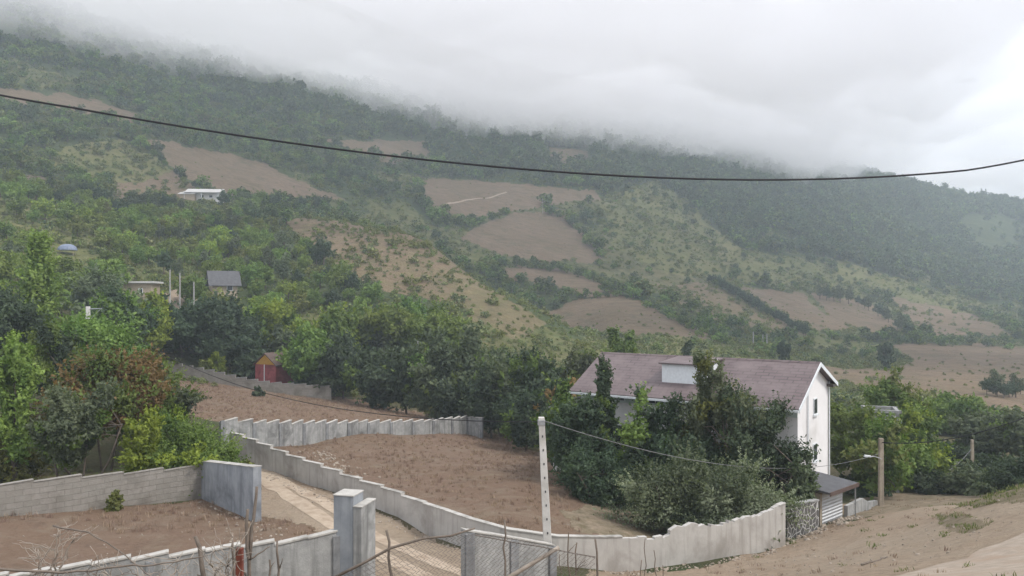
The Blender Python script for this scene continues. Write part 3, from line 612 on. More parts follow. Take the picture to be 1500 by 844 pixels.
b = MB(); b.hexa([GV(-.5, -.7, 1.98), GV(3.3, -.7, 1.98), GV(3.3, 2.4, 2.28), GV(-.5, 2.4, 2.28)], [GV(-.5, -.7, 2.1), GV(3.3, -.7, 2.1), GV(3.3, 2.4, 2.4), GV(-.5, 2.4, 2.4)]); b.build('roof', M_SLATE, gar)
b = MB(); b.hexa([GV(-.5, -.76, 1.88), GV(3.3, -.76, 1.88), GV(3.3, -.705, 1.88), GV(-.5, -.705, 1.88)], [GV(-.5, -.76, 2.12), GV(3.3, -.76, 2.12), GV(3.3, -.705, 2.12), GV(-.5, -.705, 2.12)]); b.build('fascia', M_FASCIA, gar)
b = MB(); b.tube([GV(3.1, -.6, -.5), GV(3.1, -.6, 2.0)], .04); b.build('roof_post', M_METAL, gar)
# unfinished concrete frame among the trees
fx, fy, _ = at(1290, 600, 68); fg = h1(fx, fy); fr = empty('concrete_frame', (fx, fy, fg), math.radians(-20)); tag(fr, 'bare grey concrete roof frame rising above trees right of the white house', 'frame')
ft = at(1290, 597, 68)[2] - fg
for (a, c) in ((-1.2, -1.3), (1.2, -1.3), (1.2, 1.3), (-1.2, 1.3)):
    b = MB(); b.box(a - .12, a + .12, c - .12, c + .12, -.4, ft - .32); b.build('column', M_BLOCK, fr)
for z in (ft - .3, ft - 1.1):
    for (X0, X1, Y0, Y1) in ((-1.5, 1.5, -1.45, -1.15), (-1.5, 1.5, 1.15, 1.45), (-1.35, -1.05, -1.14, 1.14), (1.05, 1.35, -1.14, 1.14)):
        b = MB(); b.box(X0, X1, Y0, Y1, z, z + .26); b.build('beam', M_BLOCK, fr)
# houses on the slope
HUTS = []
def hut(name, label, u, v, D, rz, L, Wd, hw, hr, mw, mr, cat='house', wins=(), base=None, eave=.5, posts=False, flat=False):
    x, y, g = hit(u, v, D * .6) if base is None else at(u, v, D)
    HUTS.append((u, CV - F * g / y if base is None else v - 8, y, max(14, L * .55 / D * F)))
    k_ = y / D; L, Wd, hw, hr = L * k_, Wd * k_, hw * k_, hr * k_
    t = empty(name, (x, y, g), math.radians(rz)); tag(t, label, cat)
    b = MB(); b.box(-L / 2, L / 2, -Wd / 2, Wd / 2, -1.5, hw)
    if not flat: b.add([(-L / 2, -Wd / 2, hw), (-L / 2, Wd / 2, hw), (-L / 2, 0, hw + hr), (L / 2, -Wd / 2, hw), (L / 2, Wd / 2, hw), (L / 2, 0, hw + hr)], [(0, 1, 2), (3, 5, 4)])
    b.build('wall', mw, t)
    b = MB(); e = eave
    if flat: b.box(-L / 2 - e, L / 2 + e, -Wd / 2 - e, Wd / 2 + e, hw + .01, hw + hr)
    else:
        k = hr / (Wd / 2)
        for sg in (-1, 1):
            y0 = sg * (Wd / 2 + e); z0 = hw - k * e + .03
            b.hexa([(-L / 2 - e, y0, z0), (L / 2 + e, y0, z0), (L / 2 + e, 0, hw + hr + .03), (-L / 2 - e, 0, hw + hr + .03)], [(-L / 2 - e, y0, z0 + .14), (L / 2 + e, y0, z0 + .14), (L / 2 + e, 0, hw + hr + .17), (-L / 2 - e, 0, hw + hr + .17)])
    b.build('roof', mr, t)
    for (xa, xb, za, zb) in wins:
        b = MB(); b.box(xa, xb, -Wd / 2 - .06, -Wd / 2 - .005, za, zb); f = b.build('window', M_TRIM, t); b = MB(); b.box(xa + .1, xb - .1, -Wd / 2 - .08, -Wd / 2 - .065, za + .1, zb - .1); b.build('pane', M_DARKGLASS, f)
    if posts:
        for xx in (-L / 2 + .2, 0, L / 2 - .2):
            b = MB(); b.box(xx - .12, xx + .12, -Wd / 2 - 2.0, -Wd / 2 - 1.76, -2, hw); b.build('veranda_post', M_TRIM, t)
        b = MB(); b.hexa([(-L / 2 - .3, -Wd / 2 - 2.3, hw - .35), (L / 2 + .3, -Wd / 2 - 2.3, hw - .35), (L / 2 + .3, -Wd / 2, hw + .3), (-L / 2 - .3, -Wd / 2, hw + .3)], [(-L / 2 - .3, -Wd / 2 - 2.3, hw - .2), (L / 2 + .3, -Wd / 2 - 2.3, hw - .2), (L / 2 + .3, -Wd / 2, hw + .45), (-L / 2 - .3, -Wd / 2, hw + .45)]); b.build('veranda_roof', mr, t)
    return t
M_PALEROOF = m_plain('pale_roof', (.5, .485, .465), .6, 0, .15)
M_WHITEFAR = m_plain('whitewash', (.6, .585, .56), .8, 0, .1)
hut('white_house', 'long white house with pale roof high on the brown slope at left', 302, 294.5, 268, 4, 11.5, 7, 2.3, 1.5, M_WHITEFAR, M_PALEROOF, wins=[(-4.3, -2.9, .5, 1.6), (-1, .4, .5, 1.6), (2.4, 3.8, .5, 1.6)], posts=True)
hut('shed', 'small beige shed joined left of the long white house on the brown slope', 277, 291, 266, 0, 5, 4, 1.3, .7, M_BEIGE, M_PALEROOF, 'shed')
hut('stone_hut', 'small dark roofed hut half hidden in the green wooded slope', 327, 430, 150, 28, 4.6, 4.4, 2.0, 2.2, M_BEIGE, M_SLATE, wins=[(.4, 1.6, .5, 1.6)], eave=.75)
hut('flat_roofed_house', 'beige flat roofed house front showing through bushes on the left slope', 208, 436, 124, 6, 4.2, 4, 2.1, .3, M_BEIGE, M_PALEROOF, wins=[(.2, 1.0, .5, 1.5)], flat=True)
x, y, g = hit(99, 374, 90); HUTS.append((99, 374, y, 16)); t = empty('shelter', (x, y, g), .3); tag(t, 'small blue grey rounded tent roof among trees on the left slope', 'shelter')
k_ = y / 152; b = MB(); nn = 14; vs_ = []; fs_ = []
for r_, z_ in ((1.75, .75), (1.72, 1.0), (1.5, 1.45), (1.05, 1.78), (.5, 1.95)):
    for i in range(nn): a = 6.2832 * i / nn; vs_.append((math.cos(a) * r_ * k_ * (1.05 if i % 2 else .97), math.sin(a) * r_ * .8 * k_, z_ * k_))
for q in range(4):
    for i in range(nn): fs_.append((q * nn + i, q * nn + (i + 1) % nn, (q + 1) * nn + (i + 1) % nn, (q + 1) * nn + i))
fs_ += [tuple(range(nn - 1, -1, -1)), tuple(4 * nn + i for i in range(nn))]; b.add(vs_, fs_); b.build('roof', M_BLUEROOF, t)
for a in (.6, 2.5, 3.8, 5.6): b = MB(); b.tube([(math.cos(a) * 1.45 * k_, math.sin(a) * 1.1 * k_, -.6), (math.cos(a) * 1.45 * k_, math.sin(a) * 1.1 * k_, .8 * k_)], .06); b.build('post', M_WOODPOLE, t)
sh = hut('shed', 'dark red shed with yellow gable under orange trees behind the saw-toothed wall', 412, 572, 118.5, 62, 6.5, 4.2, 4.2, 1.6, M_RED, M_FASCIA, 'shed', eave=.25, base=1)
b = MB(); b.add([(-3.27, -2.0, 4.22), (-3.27, 2.0, 4.22), (-3.27, 0, 5.75), (-3.31, -2.0, 4.22), (-3.31, 2.0, 4.22), (-3.31, 0, 5.75)], [(0, 1, 2), (5, 4, 3), (0, 3, 4, 1), (1, 4, 5, 2), (2, 5, 3, 0)]); b.build('gable_panel', M_YEL, sh)
b = MB(); b.box(-3.36, -3.28, .1, .2, -2, 4.2); b.build('downpipe', M_TRIM, sh)

# ------------------------------------------------------------------ vegetation
L_DARK = m_leaf('leaf_dark_green', (.028, .05, .03), (.085, .118, .064))
L_MID = m_leaf('leaf_mid_green', (.05, .1, .022), (.19, .26, .062))
L_PALE = m_leaf('leaf_pale_green', (.08, .14, .028), (.24, .31, .075))
L_YEL = m_leaf('leaf_yellow_green', (.11, .16, .018), (.32, .38, .06), hue=.008)
L_RED = m_leaf('leaf_rust', (.13, .1, .035), (.29, .18, .075), hue=.004)
L_GREY = m_leaf('leaf_grey_green', (.05, .07, .04), (.155, .18, .1))
L_OLIVE = m_leaf('leaf_olive', (.08, .1, .028), (.22, .235, .07))
L_FAR = m_leaf('leaf_forest', (.034, .066, .031), (.125, .16, .066), trans=.25)
L_SCRUB = m_leaf('leaf_scrub', (.08, .11, .035), (.24, .25, .1), trans=.2)
L_DRY = m_leaf('grass_dry', (.165, .11, .08), (.33, .24, .175), trans=.15)
L_WEED = m_leaf('grass_green', (.07, .1, .025), (.19, .2, .07), trans=.2)
M_BARK = m_rough('bark', (.07, .055, .045), (.15, .12, .095), 5, .95, .02)
L_SILVER = m_leaf('leaf_silver_green', (.1, .13, .08), (.3, .33, .215))
MATS = dict(silver=L_SILVER, dark=L_DARK, mid=L_MID, pale=L_PALE, yellow=L_YEL, red=L_RED, grey=L_GREY, olive=L_OLIVE, far=L_FAR, scrub=L_SCRUB)

def leaves(P, N, size, rng, tint, asp=.55):
    """diamond leaves at P facing roughly N"""
    n = len(P)
    N = N + rng.normal(0, .55, (n, 3)); N /= np.linalg.norm(N, axis=1)[:, None] + 1e-9
    T = rng.normal(0, 1, (n, 3)); T -= N * (T * N).sum(1)[:, None]; T /= np.linalg.norm(T, axis=1)[:, None] + 1e-9
    B = np.cross(N, T); s = size[:, None]
    fold = N * s * .18
    V = np.stack([P - T * s, P - B * s * asp + fold, P + T * s, P + B * s * asp + fold], 1).reshape(-1, 3)
    Q = np.arange(4 * n).reshape(n, 4)
    return V, Q, tint
def crown_arrays(w, h, n, leaf, style, rng, spray=.25, d=None):
    """foliage filling a lumpy crown of width w, depth d, height h, base at z=0"""
    d = d or w
    K = {'round': 30, 'bush': 60, 'cone': 46, 'column': 30, 'loose': 26, 'spread': 38}[style]
    # clump centres
    q = rng.normal(0, 1, (K, 3)); q /= np.linalg.norm(q, axis=1)[:, None]; rr = rng.uniform(.35, .86, K)[:, None]
    c = q * rr
    if style == 'cone': c[:, 2] = rng.uniform(-1, .95, K); f = np.clip(.95 - (c[:, 2] + 1) / 2, .04, 1)[:, None]; c[:, :2] = q[:, :2] / (np.linalg.norm(q[:, :2], axis=1)[:, None]) * f * rng.uniform(.5, .9, (K, 1))
    if style == 'bush': c[:, 2] = np.abs(c[:, 2]) * 1.7 - .85
    if style == 'spread': c[:, 2] = c[:, 2] * .7 + .25
    if style == 'column': c[:, :2] *= .8
    sc = np.array([w / 2, d / 2, h / 2])
    cr = rng.uniform(.2, .36, K) if style == 'bush' else rng.uniform(.19, .34, K) * (.75 if style in ('loose', 'cone', 'column') else 1)
    ctint = rng.uniform(0, 1, K)
    wt = cr ** 2; wt /= wt.sum()
    ns = int(n * spray); nb = n - ns
    k = rng.choice(K, nb, p=wt)
    v = rng.normal(0, 1, (nb, 3)); v[:, 2] = v[:, 2] * .9 + .35; v /= np.linalg.norm(v, axis=1)[:, None]
    r = cr[k] * rng.uniform(0.35, 1, nb) ** .45
    P = (c[k] + v * r[:, None]) * sc
    # ragged: some leaves stray
    P += rng.normal(0, .02, P.shape) * sc
    t = ctint[k] * .65 + rng.uniform(0, .35, nb); N = v + np.array([0, 0, .45])
    # twigs that stick out of the crown
    if ns > 20:
        m = ns // 11; kk = rng.choice(K, m, p=wt); dv = rng.normal(0, 1, (m, 3)); dv[:, 2] = np.abs(dv[:, 2]) * .8 + .5
        dv = dv * .6 + c[kk] * .9; dv /= np.linalg.norm(dv, axis=1)[:, None]
        st = (c[kk] + dv * cr[kk][:, None] * .75) * sc; Ln = rng.uniform(.09, .24, m) * min(w, h)
        j = np.linspace(0, 1, 11)
        PP = st[:, None, :] + dv[:, None, :] * (Ln[:, None] * j[None])[:, :, None] + rng.normal(0, leaf * .55, (m, 11, 3)) * (1.1 - j)[None, :, None]
        P = np.r_[P, PP.reshape(-1, 3)]; t = np.r_[t, np.repeat(ctint[kk] * .5, 11) + rng.uniform(.1, .5, m * 11)]; N = np.r_[N, np.repeat(dv, 11, 0) + rng.normal(0, .5, (m * 11, 3))]
    P[:, 2] += h / 2
    P[:, 2] = np.maximum(P[:, 2], -.02 * h + rng.uniform(0, .05, len(P)) * h)
    size = leaf * rng.lognormal(-.08, .32, len(P))
    return leaves(P, N, size, rng, np.clip(t, 0, 1)) + (c * sc + np.array([0, 0, h / 2]),)
def trunk_mesh(w, H_, base, cents, rng, r0, stems=1):
    b = MB()
    for s in range(stems):
        ox, oy = (0, 0) if stems == 1 else (rng.normal(0, w * .07), rng.normal(0, w * .07))
        lean = rng.normal(0, .05, 2) * H_ + (np.array([ox, oy]) * 2 if stems > 1 else 0)
        top = np.array([ox + lean[0], oy + lean[1], base + (H_ - base) * .55])
        mid = np.array([ox, oy, 0]) * .5 + top * .5 + np.r_[rng.normal(0, .04 * w, 2), 0]
        b.tube([(ox, oy, -.4), tuple(mid), tuple(top)], [r0, r0 * .75, r0 * .4], 7)
        idx = rng.choice(len(cents), min(len(cents), 9 // stems + 2), replace=False)
        for i in idx:
            f = rng.uniform(.35, 1); p0 = mid * (1 - f) + top * f; q = cents[i] + np.array([0, 0, base])
            md = p0 * .5 + q * .5 + np.array([0, 0, .05 * H_])
            b.tube([tuple(p0), tuple(md), tuple(q)], [r0 * .42, r0 * .27, r0 * .08], 5, False)
    return b
_rt = np.random.default_rng(23)
def tree(label, u, vtop, D, wpx, mat, style='round', n=9000, leaf=.11, base=.12, spray=.25, kind='tree', group=None, stems=1, z0=None, second=None, depth=None, r0=None):
    x, y, zt = at(u, vtop, D); g = h1(x, y) if z0 is None else z0
    Ht = max(zt - g, 1.2); w = wpx / F * D; b0 = Ht * base
    leaf = D * .0023 * (.72 if style == 'bush' and D < 50 else .88 if style in ('bush', 'loose') and D < 60 else 1); area = math.pi * (w * w * .5 + w * (Ht - b0)) * .8
    n = int(min(60000, max(500, (2.3 if style == 'loose' else 3.4 if style == 'bush' else 2.7) * area / (1.1 * leaf * leaf))))
    t = empty(kind, (x, y, g), _rt.uniform(0, 6.28) if depth is None else 0); tag(t, label, kind.replace('_', ' '), group)
    V, Q, ti, cents = crown_arrays(w, Ht - b0, n, leaf, style, _rt, spray, depth)
    V[:, 2] += b0
    mats = [MATS[mat]]
    me = np_mesh('crown', V, Q, mats + ([MATS[second[0]]] if second else []), {'tint': ('FACE', 'FLOAT', ti)})
    if second:
        cen = V.reshape(-1, 4, 3).mean(1); f = fbm(cen[:, 0] / (w * .3) + 31, cen[:, 2] / (w * .3) + cen[:, 1] / (w * .4), int(abs(u)), 3)
        me.polygons.foreach_set('material_index', (f > second[1]).astype(np.int32))
    link(bpy.data.objects.new('crown', me), t)
    trunk_mesh(w, Ht, b0, cents, _rt, r0 or max(.05, Ht * .018) / math.sqrt(stems), stems).build('trunk', M_BARK, t, smooth=True)
    return t
# --- garden at left
tree('slender pale green young tree with feathery top at far left of the garden', 22, 484, 46, 78, 'pale', 'column', 9000, .09, .14, .4)
tree('rust and orange tinted tree in the middle of the left garden', 150, 520, 51, 175, 'red', 'round', 20000, .085, .22, .3, stems=3, second=('mid', .17))
tree('dark green leaning tree in front of the rust coloured tree', 108, 556, 44, 112, 'grey', 'round', 14000, .075, .1, .3, stems=3, second=('mid', .1))
tree('small lemon green sapling by the stone block wall', 207, 584, 44.5, 72, 'yellow', 'loose', 5500, .075, .16, .35)
tree('broad dark shrub with yellowing right side at the end of the garden', 272, 600, 47, 150, 'mid', 'bush', 17000, .07, .02, .3, 'shrub', stems=4, second=('yellow', .22))
tree('mid green hazel rising behind the lemon green sapling', 212, 524, 58, 128, 'mid', 'round', 14000, .09, .1, .35, second=('grey', .0))
tree('round walnut tree around the left bracket pole', 122, 462, 66, 150, 'mid', 'round', 15000, .11, .15, .25)
tree('tall feathery conifer with drooping tips at left', 57, 366, 82, 112, 'pale', 'cone', 13000, .14, .05, .45, second=('mid', .0))
tree('broad green tree at the left edge behind the pale young tree', 2, 428, 76, 110, 'mid', 'round', 12000, .14, .08, .25, second=('dark', .0))
tree('shaded tree between the conifer and the walnut', 88, 480, 60, 100, 'mid', 'round', 10000, .1, .08, .25, second=('dark', 0))
tree('yellowing shrub low in the left garden beside the fence', 18, 580, 47.5, 90, 'olive', 'bush', 8000, .08, .02, .3, 'shrub', stems=3)
tree('dark young tree right of the walnut', 178, 510, 68, 95, 'grey', 'round', 9000, .1, .1, .3)
tree('green tree right of the feathery conifer', 175, 425, 95, 110, 'mid', 'round', 9000, .14, .1, .25, second=('dark', .1))
tree('dusky tree behind the bracket pole', 140, 400, 112, 100, 'grey', 'round', 8000, .16, .1, .25)
tree('yellow green bush cluster beside the earth bank', 224, 430, 118, 60, 'yellow', 'round', 5000, .13, .05, .3)
# --- behind the upper lot
tree('huge dark blue green tree above the saw-toothed wall, left half', 268, 438, 124, 112, 'dark', 'round', 17000, .15, .03, .25, depth=11)
tree('huge dark blue green tree above the saw-toothed wall, right half', 338, 440, 122, 116, 'dark', 'round', 17000, .15, .03, .25, depth=11)
tree('dark undergrowth bush at the right foot of the huge dark tree', 372, 490, 120.5, 60, 'dark', 'bush', 6000, .14, .02, .3, 'shrub')
tree('pale sapling in front of the huge dark tree on the saw-toothed wall', 318, 512, 117.5, 22, 'yellow', 'loose', 1200, .11, .05, .4)
tree('low pale weed clump left of the pale sapling', 299, 527, 117.5, 22, 'olive', 'loose', 900, .1, .02, .4, 'shrub')
tree('yellow leaved tree behind the red shed', 400, 446, 134, 62, 'yellow', 'round', 8000, .15, .1, .25, second=('mid', .1))
tree('green tree leaning over the red shed', 446, 478, 114.5, 92, 'mid', 'round', 13000, .13, .06, .25)
tree('orange tinged yellow tree above the hedge, its crown widest', 487, 453, 132, 92, 'yellow', 'round', 12000, .14, .08, .25, second=('mid', .0))
tree('dark blue green tree right of the red shed', 503, 496, 114, 92, 'dark', 'round', 15000, .13, .02, .3)
tree('pale yellow green tree behind the hedge, left of two', 562, 450, 140, 104, 'pale', 'round', 12000, .16, .06, .25)
tree('pale green tree behind the hedge, right of two', 640, 455, 138, 100, 'pale', 'round', 12000, .16, .06, .25, second=('mid', .05))
tree('mid green tree filling the gap behind the two pale ones', 600, 440, 152, 96, 'mid', 'round', 9000, .18, .06, .25)
# --- dark hedge line along the lots
hed = [(452, 545, 116, 66, 'dark'), (548, 518, 108, 86, 'dark'), (596, 512, 105, 92, 'dark'), (640, 500, 102, 96, 'grey'), (688, 492, 100, 104, 'grey'), (664, 540, 97, 80, 'dark'), (736, 500, 93, 104, 'grey'), (720, 548, 90, 86, 'dark'), (782, 516, 86, 96, 'dark'), (770, 566, 80, 84, 'dark'), (822, 548, 76, 74, 'red'), (838, 515, 92, 80, 'grey'), (836, 600, 68, 86, 'dark'), (808, 590, 74, 70, 'dark')]
hl = ['lowest dark tree at the left end of the hedge by the red shed', 'dark hedge tree behind the gap at the end of the saw-toothed wall', 'dark hedge tree in front of the two pale trees', 'grey green hedge tree right of the white post top', 'tallest grey green hedge tree above the end of the block wall', 'shaded hedge tree at the edge of the upper brown lot', 'wide grey green hedge tree behind the end post of the block wall', 'shaded hedge tree over the end of the block wall', 'dark hedge tree left of the rust streaked one', 'shaded hedge tree at the top of the lower brown lot', 'rust streaked dark tree left of the white house', 'grey green tree behind the rust streaked tree', 'low dark hedge tree just right of the concrete pole top', 'low dark hedge tree just left of the concrete pole top']
for (u, v, D, wp, m), l in zip(hed, hl):
    tree(l, u, v, D, wp, 'dark' if m == 'red' else m, 'round', 12500, .12, .01, .35, group='dark hedge trees along the brown lots', second=('red', .05) if m == 'red' else ('mid', .3), depth=wp / F * D * .8)
# --- round the house
tree('pointed dark green tree at the left end of the plum roof', 885, 536, 53, 74, 'mid', 'cone', 12000, .1, .0, .3, second=('dark', -.1))
tree('shadowy dark tree left of the pointed tree', 848, 570, 53.5, 96, 'dark', 'round', 12000, .1, .0, .35)
tree('dark dense tree hiding the low annex at the far left end of the white house', 826, 566, 57, 74, 'dark', 'round', 0, 0, .0, .3, second=('mid', .2))
tree('dense dark bush beneath the pointed tree at the lot edge', 880, 640, 49, 100, 'dark', 'bush', 12000, .09, .0, .3, 'shrub', stems=4)
tree('feathery green tree under the eave left of the dormer', 940, 574, 51, 100, 'mid', 'round', 14000, .085, .0, .5, second=('dark', .0))
tree('dark bush hiding the lower white wall under the dormer', 1000, 592, 49.5, 96, 'dark', 'round', 14000, .085, .0, .4, second=('mid', .3))
tree('tall open topped olive tree rising before the roof right of the dormer', 1052, 522, 49, 112, 'grey', 'loose', 11000, .075, .05, .55, second=('olive', .1), stems=2)
tree('wide dark green tree covering the right half of the plum roof', 1106, 576, 47.6, 152, 'dark', 'loose', 19000, .07, .03, .45, stems=3, second=('grey', .05), depth=4.4)
tree('dark tree filling the space below the wide dark green tree', 1070, 622, 48, 135, 'dark', 'round', 14000, .08, .0, .3, depth=3.6)
tree('pale leaved shrub against the white gable above the garage', 1172, 645, 45.6, 50, 'grey', 'loose', 6000, .065, .02, .5, 'shrub', stems=3)
tree('big rounded grey green bush spilling over the broken pale wall', 1031, 640, 43.4, 254, 'silver', 'bush', 34000, .062, .02, .3, 'shrub', stems=6, second=('grey', .1), depth=6)
# --- right of the house
tree('bright green tree behind the white gable', 1262, 576, 66, 92, 'mid', 'round', 15000, .1, .05, .25)
tree('broad olive green tree behind the concrete frame', 1300, 556, 84, 96, 'mid', 'round', 12000, .13, .08, .25, second=('olive', .1))
tree('yellow green tree in front of the pale pole', 1348, 600, 71, 92, 'yellow', 'round', 14000, .1, .05, .25, second=('mid', -.15))
tree('leafy tree behind the street lamp', 1290, 614, 62, 92, 'mid', 'round', 13000, .09, .03, .3, second=('olive', .15))
tree('low green tree at the short board-marked wall', 1335, 655, 68, 70, 'mid', 'round', 8000, .1, .02, .3)
tree('rounded green tree beyond the yellow green tree', 1400, 580, 112, 96, 'mid', 'round', 10000, .15, .06, .25)
tree('tall mid green tree beyond the pale pole', 1362, 586, 118, 66, 'pale', 'round', 8000, .16, .06, .25, second=('mid', 0))
tree('dusky grey green tree behind the thin grey pole', 1440, 606, 92, 104, 'grey', 'round', 12000, .12, .02, .3)
tree('dark shaded tree left of the thin grey pole', 1388, 648, 83, 84, 'dark', 'round', 9000, .12, .02, .3)
tree('dusky tree at the right edge above the grassy bank', 1496, 606, 86, 96, 'grey', 'round', 11000, .12, .02, .3, second=('mid', .1))
tree('dark bush on the skyline of the sandy bank at right', 1462, 662, 70, 80, 'dark', 'bush', 7000, .11, .02, .3, 'shrub')
tree('pale green tree in the hollow at the right edge', 1472, 606, 128, 70, 'pale', 'round', 7000, .17, .05, .25)
tree('dark thicket in the dip below the sandy bank, left of the thin grey pole', 1368, 690, 66, 80, 'dark', 'bush', 0, 0, 0, .3, 'shrub')
tree('dark thicket right of the thin grey pole behind the bank', 1420, 676, 64, 84, 'grey', 'bush', 0, 0, 0, .3, 'shrub')
tree('dark shrub at the right edge behind the grassy crest', 1500, 656, 58, 90, 'dark', 'bush', 0, 0, 0, .3, 'shrub')
tree('low shrub behind the fork of the roadside wall', 1268, 690, 66, 70, 'dark', 'bush', 0, 0, 0, .3, 'shrub')
tree('deep green tree under the concrete frame', 1318, 600, 76, 90, 'mid', 'round', 0, 0, .03, .25, second=('dark', .1))
# --- beyond the house
tree('feathery green tree just beyond the left end of the plum roof', 905, 478, 116, 62, 'mid', 'loose', 8000, .14, .02, .4)
tree('small round tree beyond the ridge of the plum roof', 1003, 495, 150, 24, 'dark', 'round', 2500, .17, .02, .3)
tree('single crooked tree on the meadow right of the three thin poles', 1147, 500, 215, 20, 'dark', 'round', 1800, .22, .2, .3)
tree('lone round tree in the valley meadow at right', 1297, 503, 250, 24, 'dark', 'round', 2200, .28, .05, .3)
tree('yellowish bush at the left edge of the plum roof', 862, 520, 84, 40, 'yellow', 'bush', 3500, .12, .0, .3, 'shrub')
tree('dark green bush in the upper brown lot', 377, 569, 104, 18, 'dark', 'bush', 900, .11, .0, .3, 'shrub')
for (u, v, D, wp, l) in [(352, 668, 50, 34, 'weed bush by the track below the pale wall'), (168, 722, 40.6, 22, 'creeper bush leaning on the stone block wall')]:
    tree(l, u, v, D, wp, 'olive', 'bush', 700, .06, .0, .4, 'shrub')

# --- prototypes for the slopes: one mesh each (foliage and bole), shared by copies
def proto(name, w, h, n, leaf, style, mat, second=None, spray=.15, seed=1, base=.12):
    rng = np.random.default_rng(seed); b0 = h * base
    V, Q, ti, cents = crown_arrays(w, h - b0, n, leaf, style, rng, spray); V[:, 2] += b0
    nb = len(V); a = np.linspace(0, 2 * np.pi, 6)[:-1]; r = .03 * h
    Tv = np.r_[np.c_[np.cos(a) * r, np.sin(a) * r, np.full(5, -1.)], np.c_[np.cos(a) * r * .5, np.sin(a) * r * .5, np.full(5, h * .6)]]
    Tq = np.array([(i, (i + 1) % 5, (i + 1) % 5 + 5, i + 5) for i in range(5)]) + nb
    me = np_mesh(name, np.r_[V, Tv], np.r_[Q, Tq], [MATS[mat], M_BARK] + ([MATS[second[0]]] if second else []), {'tint': ('FACE', 'FLOAT', np.r_[ti, np.zeros(5)])})
    mi = np.zeros(len(Q) + 5, np.int32); mi[-5:] = 1
    if second: mi[:len(Q)][rng.uniform(0, 1, len(Q)) < second[1]] = 2
    me.polygons.foreach_set('material_index', mi); return me
MID = [proto('tree_round', 7, 8, 1900, .3, 'round', 'mid', None, .15, 1), proto('tree_dark', 7, 8, 1900, .3, 'round', 'dark', None, .15, 2), proto('tree_pale', 7, 7.5, 1900, .3, 'round', 'pale', None, .15, 3),
       proto('tree_olive', 7, 7, 1700, .3, 'round', 'olive', None, .2, 4), proto('tree_tall', 5.5, 10, 1700, .3, 'round', 'grey', None, .2, 5), proto('tree_yellow', 7, 7.5, 1700, .3, 'round', 'yellow', ('pale', .5), .15, 6)]
MIDL = ['round mid green tree', 'dark green tree', 'pale green tree', 'olive toned tree', 'tall grey green tree', 'yellow green tree']
def place(me, name, x, y, s, label, group, sz=1., z=None):
    o = bpy.data.objects.new(name, me); o.location = (x, y, (h1(x, y) if z is None else z) - .15); o.scale = (s, s, s * sz); o.rotation_euler = (0, 0, random.uniform(0, 6.28)); link(o)
    return tag(o, label, 'tree', group)
# hedgerows and clumps across the valley, each tree its own object
ROWS = [([(0, 182), (40, 196), (85, 196), (125, 188)], 26, 380, 8, 9.0, (1, 4), 'below the topmost brown field at left'),
        ([(140, 192), (205, 205), (250, 245), (300, 285)], 18, 300, 15, 3.6, (0, 1, 3), 'between the green meadow and the long brown field'),
        ([(640, 326), (700, 322), (745, 309)], 13, 420, 13, 6.0, (1, 1, 4), 'between the two brown fields in mid slope'),
        ([(730, 384), (800, 390), (860, 402), (905, 424)], 14, 380, 18, 6.0, (1, 0, 4), 'under the rounded brown field in mid slope'),
        ([(925, 428), (945, 440), (975, 458), (1015, 478), (1065, 500)], 18, 330, 15, 4.8, (1, 1, 0), 'along the upper edge of the pinkish field'),
        ([(1038, 410), (1075, 430), (1110, 452), (1150, 473), (1182, 490)], 10, 350, 42, 4.6, (1,), 'in the straight dark row across the slope'),
        ([(760, 408), (800, 426), (850, 432), (905, 434)], 9, 320, 12, 4.2, (0, 1, 3), 'between the upper and lower pinkish fields'),
        ([(800, 305), (835, 318), (860, 345), (885, 375)], 22, 470, 13, 9, (0, 1, 2), 'right of the rounded brown field'),
        ([(1195, 432), (1260, 442), (1300, 465), (1335, 492)], 18, 400, 14, 8, (1, 4), 'between the brown strips right of the dark row'),
        ([(1190, 490), (1260, 494), (1330, 498), (1400, 500), (1490, 505)], 15, 330, 20, 6, (1, 0, 4), 'along the top of the valley field'),
        ([(1445, 572), (1470, 575), (1500, 572)], 20, 200, 8, 4.2, (1, 4), 'clustered in the valley field at right'),
        ([(612, 262), (615, 290), (640, 318), (655, 300)], 22, 400, 8, 10, (1, 4), 'left of the brown fields in mid slope'),
        ([(930, 410), (940, 425), (925, 430)], 26, 380, 4, 11, (1, 1), 'in the dark clump above the pinkish field'),
        ([(170, 310), (140, 300), (110, 295)], 18, 215, 6, 7, (1,), 'in the dark clump left below the long white house'),
        ([(330, 300), (370, 300), (420, 305), (480, 303)], 15, 235, 12, 6.5, (1, 0, 4), 'right of the long white house'),
        ([(190, 305), (240, 305), (270, 302)], 14, 222, 7, 5.0, (1, 4), 'just below the long white house')]
rnd = random.Random(5)
n_ind = 0
ROW_EXTRA = []
for pl, hpx, dmin, cnt, hm, kinds, where in ROWS:
    P = np.array(pl, float); s = np.r_[0, np.cumsum(np.hypot(*np.diff(P, axis=0).T))]
    for i in range(cnt):
        q = (i + rnd.uniform(.2, .8)) / cnt * s[-1]; jt = .2 if 'dark row' in where else 1; u = np.interp(q, s, P[:, 0]) + rnd.uniform(-4, 4) * jt; v = np.interp(q, s, P[:, 1]) + hpx * .35 + rnd.uniform(-2, 3) * jt
        x, y, z = hit(u, v, dmin * .55); k = rnd.choice(kinds); sc = hm / 8 * rnd.uniform(.75, 1.25)
        if dmin >= 320 and 'dark row' not in where: ROW_EXTRA.append((x, y, z - .3, sc)); continue
        place(MID[k], 'tree', x, y, sc, f'{MIDL[k]} {where}', f'trees {where}'); n_ind += 1
